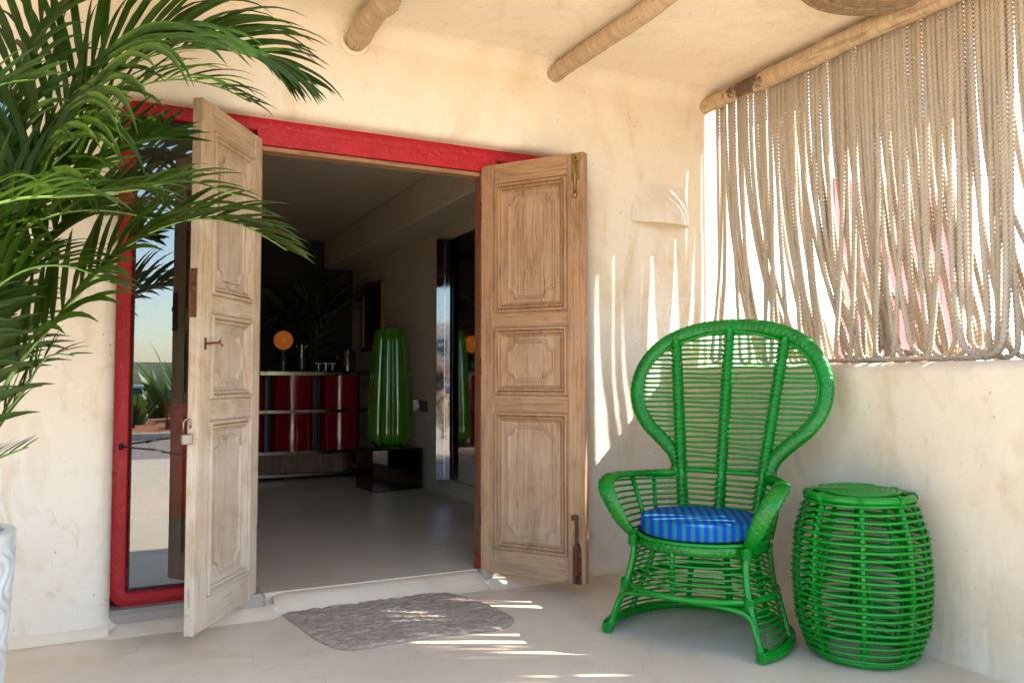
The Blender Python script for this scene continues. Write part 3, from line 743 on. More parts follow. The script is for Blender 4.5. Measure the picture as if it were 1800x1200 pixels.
# ------------------------------------------------------------ plaster wall sconce
sc_c = Vector(((2.722+3.125)/2, WY, 2.035))
m = MB(); vs_ = []; n1, n2 = 24, 10; W2, D2, H2 = .215, .125, .27
for j in range(n2+1):
    t = j/n2
    for i in range(n1+1):
        a = PI*i/n1
        # lip at z=0 facing down, dome fading into the wall going up
        k = .5+.5*math.cos(t*PI)
        x = -W2*math.cos(a)*(1-.25*t*t); y = -D2*max(0, math.sin(a))**1.7*k; z = H2*t-.018*math.sin(a)*(1-t)
        vs_.append((x, y+.004, z))
m.add(vs_, [(j*(n1+1)+i, j*(n1+1)+i+1, (j+1)*(n1+1)+i+1, (j+1)*(n1+1)+i) for j in range(n2) for i in range(n1)], True)
vs_ = []
for q, (f_, dz) in enumerate(((1, 0), (.96, -.006), (.86, -.004), (.80, .03), (.55, .05))):
    for i in range(n1+1):
        a = PI*i/n1; vs_.append((-W2*math.cos(a)*f_, -D2*max(0, math.sin(a))**1.7*f_+.004, dz-.018*math.sin(a)))
m.add(vs_, [(q*(n1+1)+i, q*(n1+1)+i+1, (q+1)*(n1+1)+i+1, (q+1)*(n1+1)+i) for q in range(4) for i in range(n1)], True)
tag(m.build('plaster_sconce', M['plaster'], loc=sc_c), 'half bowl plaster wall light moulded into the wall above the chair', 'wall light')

# ------------------------------------------------------------ rope curtain
SX = 3.345
rc = empty('rope_curtain', (SX, 2.5, 1.18), label='curtain of twisted manila ropes looped from the right log to the low wall', cat='rope curtain')
rnd = random.Random(21)
def rope_mesh(path, r=.0112, pitch=.062, n_=12, phase=0.0):
    P = resample(catmull(path, 14), .0095); m = MB(); rows = []; s = 0
    for i, p in enumerate(P):
        T = (P[min(i+1, len(P)-1)]-P[max(i-1, 0)]).normalized(); nx_ = Vector((1, 0, 0)); nx_ = (nx_-T*nx_.dot(T)).normalized(); bi = T.cross(nx_)
        if i: s += (p-P[i-1]).length
        a0 = 2*PI*s/pitch+phase
        for k in range(n_):
            a = 2*PI*k/n_; rr = r*(.70+.36*abs(math.cos(1.5*a))**.8); rows.append(p+nx_*(math.cos(a+a0)*rr)+bi*(math.sin(a+a0)*rr))
    M_ = len(P)
    m.add(rows, [(i*n_+k, i*n_+(k+1) % n_, (i+1)*n_+(k+1) % n_, (i+1)*n_+k) for i in range(M_-1) for k in range(n_)], True)
    m.add(rows[:n_], [tuple(range(n_))]); m.add(rows[-n_:], [tuple(range(n_))])
    return m
def top_series(y0, y1, dens, rmin, rmax):
    out = []; y = y0
    while y > y1:
        if not (2.985 < y < 3.003): out.append(y)
        y -= dens(y)*rnd.uniform(rmin, rmax)
    return out
cc_ = []
yc = 3.46
while yc > 1.1: cc_.append(yc); yc -= rnd.uniform(.055, .125)
def clus(y):
    return 0 if y > 3.46 else (min(cc_, key=lambda q: abs(q-y))-y)*(.55 if y > 2.4 else .75)
tops = top_series(3.835, 1.22, lambda y: .0245 if y > 3.72 else (.0270 if y > 3.42 else (.0236 if y > 1.95 else .0212)), .8, 1.2)
tops2 = top_series(3.40, 1.25, lambda y: .070 if y > 1.95 else .022, .8, 1.2)  # denser where out of view, added to keep sun off the floor
SZ = 1.186
def loops(T, X, wmin, wmax, bow):
    T = sorted(T, reverse=True); used = [False]*len(T); out = []
    for i in range(len(T)):
        if used[i]: continue
        used[i] = True
        yl = T[i]
        wid = rnd.uniform(wmin, wmax) if rnd.random() < .7 else rnd.uniform(wmax, wmax*1.7)
        if yl > 3.25: wid *= .55
        elif yl < 2.9: wid *= 1.5
        j = min((k for k in range(i+1, len(T)) if not used[k]), key=lambda k: abs(yl-T[k]-wid), default=None)
        if j is None: continue
        used[j] = True; yr = T[j]; w_ = yl-yr
        x0 = X+rnd.uniform(-.010, .010); fb = rnd.uniform(.10, .30) if rnd.random() < (.8 if yl > 3.1 else .55) else rnd.uniform(-.16, .04)
        if yl > 3.30: sh = -rnd.uniform(.0, .07)
        elif yl > 3.22: sh = rnd.uniform(.02, .05)
        elif yl > 3.05: sh = -rnd.uniform(.07, .12)
        else: sh = rnd.uniform(-.10, .03)
        rad = min(max(w_*.42, .024 if yl > 3.1 else .042), .105)*rnd.uniform(.8, 1.2)
        zl = SZ+.003*rnd.random()
        if rnd.random() < .10: zl += rnd.uniform(.01, .05)
        yb = yr+sh+clus(yr); cl_ = clus(yl); zt = zl+rad*1.5; pw = rnd.uniform(1.35, 2.0) if yl > 3.1 else rnd.uniform(2.6, 4.5); pr_ = rnd.uniform(1.2, 1.7); path = []
        yL = yb+2*rad
        for k in range(8):
            t = k/7; path.append((x0+fb*t**3, yl+cl_*t*t*(1-t**4)*1.1+(yL-yl)*t**pw+.003*math.sin(t*5+yl*40), 2.862+(zt-2.862)*t))
        path += [(x0+fb, yb+rad*1.75, zl+rad*.55), (x0+fb, yb+rad*1.0, zl), (x0+fb, yb+rad*.1, zl+rad*.30)]
        for k in range(6):
            t = 1-k/5; path.append((x0+fb*.9*t**3, yr+(yb-rad*.12-yr)*t**(pr_+.9)+.003*math.sin(t*5+yr*30), 2.862+(zt-2.862)*t))
        out.append(path)
    return out
allp = loops(tops, SX, .05, .17, 1.0)+loops(tops2, SX+.027, .07, .22, 1.0)
allp += loops(top_series(1.93, 1.22, lambda y: .021, .8, 1.2), SX+.052, .05, .12, 1.0)  # third rope layer, out of view, added to block sun streaks
allp.append([(SX, 3.868, 2.862), (SX, 3.866, 2.0), (SX, 3.862, 1.5), (SX-.01, 3.858, 1.20), (SX-.02, 3.84, SZ), (SX-.05, 3.80, SZ)])
for pth in allp:
    loc = Vector((SX, 2.5, 1.18))
    rope_mesh([Vector(p)-loc for p in pth], phase=rnd.random()*6, r=rnd.uniform(.0126, .0138)).build('rope', M['rope'], rc)
# ropes lying along the ledge
for (ya, yb) in ((2.40, 2.08), (2.62, 2.33), (3.0, 2.6)):
    loc = Vector((SX, 2.5, 1.18)); x = 3.12
    rope_mesh([Vector((x, ya, SZ+.004))-loc, Vector((x+.02, (ya+yb)/2, SZ+.002))-loc, Vector((x+.03, yb, SZ+.001))-loc]).build('rope', M['rope'], rc)

# ------------------------------------------------------------ red board fence outside
rb = empty('red_board_fence', (5.05, 4.5, 0), label='red vertical board fence standing outside behind the rope curtain', cat='fence')
for k in range(8):
    MB().bbox(k*.178+.003, k*.178+.175, -.011+.002*(k % 2), .011, -.05, 2.68+.004*((k*7) % 3), .003).build('board', M['red_board'], rb)
MB().box(0, 1.42, .012, .06, 2.4, 2.5).build('batten', M['red_board'], rb); MB().box(0, 1.42, .012, .06, .4, .5).build('batten', M['red_board'], rb)
MB().bbox(1.43, 1.52, -.03, .06, -.05, 2.60, .004).build('post', M['red_board'], rb)
MB().bbox(1.42, 1.56, -.045, .075, 2.60, 2.66, .004).build('post_cap', M['rust'], rb)

# ------------------------------------------------------------ doormat (rough patch)
corners = [at(487, 1062, 1), at(560, 1128, 1), at(618, 1143, 1), at(760, 1122, 1), at(880, 1106, 1), at(903, 1085, 1), at(850, 1060, 1), at(760, 1041, 1)]
poly = []
for (px, py) in ((484, 1063), (520, 1098), (566, 1130), (618, 1143), (700, 1130), (800, 1116), (880, 1106), (904, 1088), (868, 1068), (820, 1050), (757, 1040), (680, 1047), (580, 1056)):
    d = at(px, py, 1.0)-Vector((0, 0, CAMH)); t = -CAMH/d.z; poly.append((d.x*t, d.y*t))
pc = catmull([(x, y_, 0) for x, y_ in poly], 6, closed=True)
cx = sum(p.x for p in pc)/len(pc); cy = sum(p.y for p in pc)/len(pc)
m = MB(); K = 60; n_ = len(pc); pc = [p+Vector(((p.x-cx), (p.y-cy), 0)).normalized()*.008*mn.noise(Vector((i*.7, 0, 0))) for i, p in enumerate(pc)]
# denser outline
pc = resample(pc+[pc[0]], .014)[:-1]; n_ = len(pc); vs_ = []
for j in range(K+1):
    t = 1-j/K
    for p in pc:
        x, y_ = cx+(p.x-cx)*t, cy+(p.y-cy)*t
        hgt = .004+.006*mn.noise(Vector((x*28, y_*46, 0)))+.006*mn.noise(Vector((x*9, y_*14, 2)))+.004*mn.noise(Vector((x*70, y_*110, 4)))
        e = min(1, (1-t)/.05); vs_.append((x-cx, y_-cy, max(.002, .0025+(hgt+.006)*e)))
m.add(vs_, [(j*n_+k, j*n_+(k+1) % n_, (j+1)*n_+(k+1) % n_, (j+1)*n_+k) for j in range(K) for k in range(n_)], True)
tag(m.build('doormat', M['doormat'], loc=(cx, cy, 0)), 'grey brown rough textured mat set in the floor before the doorway', 'doormat')

# ------------------------------------------------------------ green peacock chair
CF = Vector((2.11, 2.70, 0)); chair_rz = math.atan2(-.879, .477)
ch = empty('peacock_chair', CF, chair_rz, label='bright green woven rattan peacock armchair with a striped seat cushion', cat='chair')
G, GW = M['green'], M['green_weave']
def bk(z): return .45+.2*(z-.6)
def ell_sweep(path, side, a, c_, n_=16, closed=False, weave=.0019, cell=.0092):
    """flat oval band; side = vector (or function of i) giving the wide direction"""
    P = path; m = MB(); rows = []; s = 0; L = len(P)
    for i, p in enumerate(P):
        T = (P[(i+1) % L] if closed or i < L-1 else P[i])-(P[i-1] if closed or i else P[i]); T.normalize()
        sv = side(i, T) if callable(side) else Vector(side); sv = (sv-T*sv.dot(T)).normalized(); nv = T.cross(sv)
        if i: s += (p-P[i-1]).length
        aa = a(i/(L-1)) if callable(a) else a; cc = c_(i/(L-1)) if callable(c_) else c_
        row = int(s/cell)
        for k in range(n_):
            th = 2*PI*k/n_; q = ((row+k//2) % 3); dd = weave*(1 if q == 0 else (-.2 if q == 1 else .5)) if weave else 0
            dd += weave*.9*math.cos(2*PI*s/cell)
            rows.append(p+sv*(math.cos(th)*(aa+dd))+nv*(math.sin(th)*(cc+dd)))
    m.add(rows, [(i*n_+k, i*n_+(k+1) % n_, ((i+1) % L)*n_+(k+1) % n_, ((i+1) % L)*n_+k) for i in range(L if closed else L-1) for k in range(n_)], True)
    if not closed: m.add(rows[:n_], [tuple(range(n_))]); m.add(rows[-n_:], [tuple(range(n_))])
    return m
half = [(.222, .662), (.222, .70), (.252, .752), (.318, .815), (.392, .882), (.442, .965), (.458, 1.055), (.436, 1.15), (.378, 1.235), (.285, 1.30), (.155, 1.340), (0, 1.352)]
def conc(u): return .045*(1-min(1, (u/.46)**2))
def bp(u, z, off=0): return Vector((u, bk(z)-.0+conc(u)*.6+off, z))
outl = [bp(-u, z) for u, z in half]+[bp(u, z) for u, z in half[-2::-1]]
armL = [(-.25, .10, .405), (-.292, .055, .47), (-.335, .035, .555), (-.372, .05, .625), (-.378, .12, .660), (-.340, .26, .660), (-.285, .385, .655), (-.232, .45, .655)]
full = [Vector(p) for p in armL]+outl+[Vector((-p[0], p[1], p[2])) for p in armL[::-1]]
bn = Vector((0, 1, -.2)).normalized()
opath = resample(catmull(outl, 12), .0042)
ell_sweep(opath, lambda i, T: T.cross(bn), lambda t: .031+.004*math.sin(PI*t), .024).build('back_rim', GW, ch)
ip = resample(catmull([bp(-(u-.030) if u > .03 else 0, z-(.028 if u < .3 and z > 1 else (.012 if z > 1.1 else 0)), -.012) for u, z in half[1:]]+[bp((u-.030) if u > .03 else 0, z-(.028 if u < .3 and z > 1 else (.012 if z > 1.1 else 0)), -.012) for u, z in half[-2:0:-1]], 8), .02)
MB().tube(ip, .0075, 8).build('inner_rim', G, ch)
for sg_ in (-1, 1):
    ap = resample(catmull([(sg_*-p[0], p[1], p[2]) for p in armL]+[(sg_*.222, .462, .68)], 12), .0042)
    ell_sweep(ap, Vector((1, 0, 0)), lambda t: .020+.017*math.sin(PI*min(1, t*1.35))**.7 if t < .74 else .020, lambda t: .013+.006*max(0, t-.7)/.3).build('arm', GW, ch)
# outline half-width at height z
oc = catmull([Vector((u, 0, z)) for u, z in half], 10)
def halfw(z):
    best = 0
    for a_, b_ in zip(oc[:-1], oc[1:]):
        if (a_.z-z)*(b_.z-z) <= 0 and abs(a_.z-b_.z) > 1e-6:
            t = (z-a_.z)/(b_.z-a_.z); best = max(best, a_.x+(b_.x-a_.x)*t)
    return best
zr = .685; rungs = []
while zr < 1.335:
    w_ = halfw(zr)-.012
    if w_ > .05:
        jz = random.uniform(-.0015, .0015)
        MB().tube([bp(-w_+2*w_*k/14, zr+jz+.0025*math.sin(k*.9+zr*50), -.004) for k in range(15)], .0060, 6).build('rung', G, ch)
    rungs.append(zr); zr += .0232
low = [.435+.0245*k for k in range(9)]
def ribpath(u0, u1, off, ztop, zbot=.415):
    return [bp(u0+(u1-u0)*((zbot+(ztop-zbot)*k/90)-zbot)/(ztop-zbot), zbot+(ztop-zbot)*k/90, off) for k in range(91)]
for (u0, u1, zt) in ((-.165, -.268, 1.29), (0, 0, 1.345), (.165, .268, 1.29)):
    for off, r0 in ((-.018, .0170), (.016, .0145)):
        pth = ribpath(u0, u1, off, zt); allr = rungs+low
        MB().tube(pth, lambda i, t: r0+(.0045 if min(abs(pth[i].z-q) for q in allr) < .005 else 0), 8).build('rib', G, ch)
    # crossed bindings at each rung
    bd = MB()
    for q in rungs+low:
        if q > zt-.02: continue
        u_ = u0+(u1-u0)*(q-.415)/(zt-.415); c0 = bp(u_, q, 0)
        for s2 in (-1, 1):
            bd.tube([c0+Vector((.022*s2, -.028, -.011)), c0+Vector((0, -.042, 0)), c0+Vector((-.022*s2, -.028, .011))], .0040, 5)
    o = bd.build('binding', G, ch); o['kind'] = 'stuff'
# crossbar at arm height
MB().tube([bp(-.235+.47*k/12, .668, .0) for k in range(13)], .012, 8).build('cross_bar', G, ch)
# horseshoe rungs between arms and seat
def hshoe(z, grow):
    # grow 0 at the seat, 1 at the arm level
    f = .052+.03*(1-grow); su = .262+.135*grow; pts = []
    pts = [(-su, f+.03, z), (-su-.004*grow, .20, z), (-.262-.03*grow, .36, z), (-.17, bk(z)+.012, z), (0, bk(z)+.028, z), (.17, bk(z)+.012, z), (.262+.03*grow, .36, z), (su+.004*grow, .20, z), (su, f+.03, z)]
    return catmull(pts, 6)
for k, z in enumerate(low):
    gq = (z-.41)/.25; MB().tube(hshoe(z+.002, gq), .0057, 6).build('rung', G, ch)
for sg_ in (-1, 1):
    MB().tube([(sg_*.272, .25, .41), (sg_*.30, .25, .52), (sg_*.345, .25, .65)], lambda i, t: .011, 8).build('arm_post', G, ch)
    MB().tube([(sg_*.262, .36, .41), (sg_*.285, .37, .52), (sg_*.292, .375, .65)], lambda i, t: .010, 8).build('arm_post', G, ch)
# seat ring
SC = Vector((0, .245, 0))
seat = [SC+Vector((.27*math.cos(a), .262*math.sin(a), .398)) for a in [2*PI*k/400 for k in range(400)]]
ell_sweep(seat, Vector((0, 0, 1)), .024, .010, 14, closed=True, weave=.0022).build('seat_ring', GW, ch)
MB().tube([SC+Vector((.283*math.cos(a), .275*math.sin(a), .424)) for a in [2*PI*k/64 for k in range(64)]], .008, 8, closed=True).build('seat_rim', G, ch)
m = MB(); m.lathe([(0, .412), (.262, .412), (.262, .406), (0, .406)], n=40, c=(0, .245, 0)); m.build('seat_deck', GW, ch)
# mid ring, lower rungs
def low_ring(z, front=True):
    t = (z-.03)/.37; rx = .365-(.365-.272)*t; cy_ = .17+.075*t; rf = .36 if z < .205 else .272
    rbk = .395-(.395-.262)*t
    out = []
    for k in range(73):
        a = -PI/2+2*PI*k/72
        ry = rf if math.sin(a) < 0 else rbk
        out.append(Vector((rx*math.cos(a), cy_+ry*math.sin(a), z)))
    return out
def back_part(R, cut):
    # part of the ring behind the front legs
    return [p for p in R[1:-1] if p.y > cut]
def order_open(R, cut):
    # rotate so that the open gap (front) is at the ends
    return [p for p in R if p.y >= cut]
for k in range(16):
    z = .045+.0225*k
    if z > .375: break
    R = low_ring(z)
    if z > .225: MB().tube(R[:-1], .005, 6, closed=True).build('lower_rung', G, ch)
    elif abs(z-.21) > .012: MB().tube([p for p in R if p.y > .17 or abs(p.x) > .348-.32*z], .005, 6).build('lower_rung', G, ch)
MB().tube(low_ring(.212)[:-1], .0125, 8, closed=True).build('mid_ring', G, ch)
br_ = [Vector(p) for p in ((-.338, -.02, .024), (-.372, .08, .024), (-.372, .22, .024), (-.32, .40, .024), (-.19, .535, .024), (0, .575, .024), (.19, .535, .024), (.32, .40, .024), (.372, .22, .024), (.372, .08, .024), (.338, -.02, .024))]
ell_sweep(resample(catmull(br_, 10), .0045), Vector((0, 0, 1)), .021, .019, 10, weave=.001).build('base_ring', G, ch)
def leg(pts, r, name='leg'):
    P = resample(catmull(pts, 10), .012); zk = [.205, .40, .03]
    return MB().tube(P, lambda i, t: r+(.004 if min(abs(P[i].z-q) for q in zk) < .018 else 0), 10).build(name, G, ch)
for sg_ in (-1, 1):
    leg([(sg_*.338, -.005, .003), (sg_*.305, .02, .11), (sg_*.272, .045, .212), (sg_*.250, .07, .33), (sg_*.256, .085, .415)], .0145)
    leg([(sg_*.362, .27, .03), (sg_*.32, .29, .16), (sg_*.285, .31, .25), (sg_*.262, .33, .40)], .0125)
    leg([(sg_*.19, .525, .03), (sg_*.165, .50, .2), (sg_*.150, .475, .42)], .012)
leg([(0, .57, .03), (0, .54, .2), (0, .50, .42)], .016)
leg([(-.035, -.055+.06, .215), (-.03, -.018, .30), (-.028, -.012, .39)], .0125, 'front_strut')
# front arch brace
arch = [(-.330, .005, .02), (-.308, .012, .10), (-.283, .02, .155), (-.22, .005, .185), (0, .0, .192), (.22, .005, .185), (.283, .02, .155), (.308, .012, .10), (.330, .005, .02)]
MB().tube(catmull([(x, y_-.004, z) for x, y_, z in arch], 8), .0105, 8).build('arch_brace', G, ch)
for sg_ in (-1, 1):
    for (px, py, pz, rr) in ((sg_*.272, .045, .212, .022), (sg_*.336, -.002, .03, .021), (sg_*.252, .075, .40, .020)):
        bm_ = MB()
        for k in range(6):
            bm_.tube([(px+rr*math.cos(a), py+rr*math.sin(a)*.95, pz-.018+.007*k+.006*math.sin(a)) for a in [2*PI*q/14 for q in range(14)]], .0033, 5, closed=True)
        bm_.build('leg_binding', G, ch)
# cushion
cu = MB(); R_c, z0c, z1c = .258, .434, .502
prof_ = [(0, z0c), (R_c-.012, z0c), (R_c-.004, z0c+.003), (R_c, z0c+.008)]+[(R_c+.003*math.sin(PI*k/6), z0c+.008+(z1c-z0c-.012)*k/6) for k in range(7)]+[(R_c-.003, z1c+.001), (R_c-.010, z1c+.005), (R_c-.05, z1c+.007), (.12, z1c+.010), (0, z1c+.011)]
cu.lathe([(r, z-z0c) for r, z in prof_], n=96, lobes=lambda a, r, z: 1+.004*mn.noise(Vector((math.cos(a)*6, math.sin(a)*6, z*30))))
cw = ch.matrix_basis if False else Matrix.Translation(CF) @ Matrix.Rotation(chair_rz, 4, 'Z')
cl = cw @ Vector((0, .225, z0c))
cush = empty('seat_cushion', cl, chair_rz+.35, label='round seat cushion in blue and teal stripes lying on the green chair', cat='cushion')
cu.build('cover', M['stripes'], cush)
for zz_ in (.011, z1c-z0c-.008):
    MB().tube([((R_c-.002)*math.cos(2*PI*q/96), (R_c-.002)*math.sin(2*PI*q/96), zz_) for q in range(96)], .0028, 6, closed=True).build('piping', M['stripes'], cush)

# ------------------------------------------------------------ green rattan drum table
dt = empty('drum_table', (2.706, 2.31, 0), .35, label='bright green rattan drum side table beside the peacock chair', cat='side table')
def dr_r(z):
    t = z/.635
    pts = [(0, .182), (.08, .214), (.25, .246), (.5, .256), (.75, .246), (.9, .221), (1.0, .190), (1.1, .175)]
    for (a_, ra), (b_, rb_) in zip(pts[:-1], pts[1:]):
        if a_ <= t <= b_: u_ = (t-a_)/(b_-a_); u_ = u_*u_*(3-2*u_)*.5+u_*.5; return ra+(rb_-ra)*u_
    return .2
NR = 22
for k in range(NR):
    z = .035+(.612-.035)*k/(NR-1); r = dr_r(z)
    for off in (.0,):
        MB().tube([((r+.004+.0035*math.cos(8*a))*math.cos(a), (r+.004+.0035*math.cos(8*a))*math.sin(a), z+.0018*math.sin(3*a+k)) for a in [2*PI*q/80 for q in range(80)]], .0066, 7, closed=True).build('hoop', G, dt)
    if k in (6, 15):
        MB().tube([((r-.026)*math.cos(a), (r-.026)*math.sin(a), z+.008) for a in [2*PI*q/64 for q in range(64)]], .0045, 6, closed=True).build('inner_hoop', G, dt)
for q in range(8):
    a = 2*PI*q/8+PI/8; P = [Vector(((dr_r(z)-.013)*math.cos(a), (dr_r(z)-.013)*math.sin(a), z)) for z in [.012+.605*k/120 for k in range(121)]]
    zs_ = [.035+(.612-.035)*k/(NR-1) for k in range(NR)]
    MB().tube(P, lambda i, t: .0125+.001*math.sin(i), 9).build('upright', G, dt)
    bd = MB()
    for k in range(NR):
        z = zs_[k]; r = dr_r(z)+.009; tv = Vector((-math.sin(a), math.cos(a), 0)); c0 = Vector((r*math.cos(a), r*math.sin(a), z)); rv = Vector((math.cos(a), math.sin(a), 0))
        for s2 in (-1, 1):
            bd.tube([c0-tv*.013*s2-rv*.014+Vector((0, 0, -.009)), c0+rv*.001, c0+tv*.013*s2-rv*.014+Vector((0, 0, .009))], .0026, 5)
    o = bd.build('binding', G, dt)
for q in range(6):
    a = 2*PI*q/6+.3
    MB().tube([(.10*math.cos(a), .10*math.sin(a), .60), (.235*math.cos(a+.25), .235*math.sin(a+.25), .14)], .009, 8).build('brace', G, dt)
MB().tube([(.193*math.cos(2*PI*q/64), .193*math.sin(2*PI*q/64), .632) for q in range(64)], .0165, 10, closed=True).build('top_ring', G, dt)
MB().tube([(.182*math.cos(2*PI*q/64), .182*math.sin(2*PI*q/64), .018) for q in range(64)], .0145, 10, closed=True).build('base_hoop', G, dt)
sp = []
for k in range(7*48):
    t = k/(7*48); a = 2*PI*7*t; r = .168*(1-t)+.018*t; sp.append((r*math.cos(a), r*math.sin(a), .650+.002*math.sin(a*3)))
MB().tube(sp, .0085, 8).build('top_coil', G, dt)
for q in range(4):
    a = PI*q/4; MB().tube([(-.18*math.cos(a), -.18*math.sin(a), .636), (.18*math.cos(a), .18*math.sin(a), .636)], .007, 6).build('top_spoke', G, dt)
for q in range(8):
    a = 2*PI*q/8+PI/8; bd = MB()
    for k in range(4):
        da = (k-1.5)*.028
        bd.tube([((.193+.0195*math.cos(p_))*math.cos(a+da), (.193+.0195*math.cos(p_))*math.sin(a+da), .632+.0195*math.sin(p_)) for p_ in [2*PI*j/12 for j in range(12)]], .003, 5, closed=True)
    bd.build('top_binding', G, dt)

# ------------------------------------------------------------ palm in its pot
def frond(parent, pts, L, n_leaf, wid, mat, droop=1.0, a0=62, a1=22, sep=False, start=.12, seed=0, up=.25, rr=.008, roll=0):
    rn = random.Random(seed); P = resample(catmull(pts, 12), .01); tot = len(P)-1
    root = MB().tube(P[::3]+[P[-1]], lambda i, t: rr*(1-.85*t)+.0012, 6).build('frond', M['rachis'], parent)
    allm = MB()
    for k in range(n_leaf):
        s = start+(1-start)*((k+.5)/n_leaf)**.92
        i = min(tot-1, max(1, int(s*tot))); T = (P[i+1]-P[i-1]).normalized(); side = T.cross(Vector((0, 0, 1)))
        if side.length < .1: side = Vector((1, 0, 0))
        side.normalize(); upv = side.cross(T)
        if roll: side, upv = side*math.cos(roll)+upv*math.sin(roll), upv*math.cos(roll)-side*math.sin(roll)
        for sg_ in (-1, 1):
            env = math.sin(PI*min(1, .22+.72*s))**.6*(1 if s < .9 else (1-(s-.9)*3))
            LL = L*env*rn.uniform(.85, 1.08); al = math.radians(a0+(a1-a0)*s+rn.uniform(-5, 5))
            d = (T*math.cos(al)+side*(sg_*math.sin(al))+upv*(up+rn.uniform(-.08, .08))).normalized()
            ns = 9; p = P[i].copy(); seg = LL/ns; vs2 = []; wv_ = wid*rn.uniform(.85, 1.1)
            g_ = droop*rn.uniform(.8, 1.25)
            for q in range(ns+1):
                t = q/ns; ww = wv_*.5*(.30+.70*min(1, t/.22))*(1-max(0, (t-.35)/.65)**1.6)+.0006
                sd_ = d.cross(upv if abs(d.dot(upv)) < .95 else side); sd_.normalize(); nn = sd_.cross(d)
                if nn.z < 0: nn = -nn
                vs2 += [p-sd_*ww+nn*ww*.28, p, p+sd_*ww+nn*ww*.28]
                p = p+d*seg; d = (d+Vector((0, 0, -1))*g_*(.035+.16*t)*(LL/.5)).normalized()
            fs2 = [(q*3+c_, q*3+c_+1, (q+1)*3+c_+1, (q+1)*3+c_) for q in range(ns) for c_ in (0, 1)]
            if sep: mm = MB(); mm.add(vs2, fs2, True); o = mm.build('leaflet', mat, root)
            else: allm.add(vs2, fs2, True)
    if not sep:
        o = allm.build('leaflets', mat, root); o['kind'] = 'stuff'
    return root
PB = Vector((-.52, 3.27, 0))
palm = empty('potted_palm', PB+Vector((0, 0, .5)), label='tall green kentia palm with arching fronds growing from the white pot', cat='palm')
PO = PB+Vector((0, 0, .5))
def pp(lst): return [at(x, y_, Y)-PO for (x, y_, Y) in lst]
base = Vector((-.50, 3.25, .56))-PO
def bs(dx=0, dy=0, dz=0): return base+Vector((dx, dy, dz))
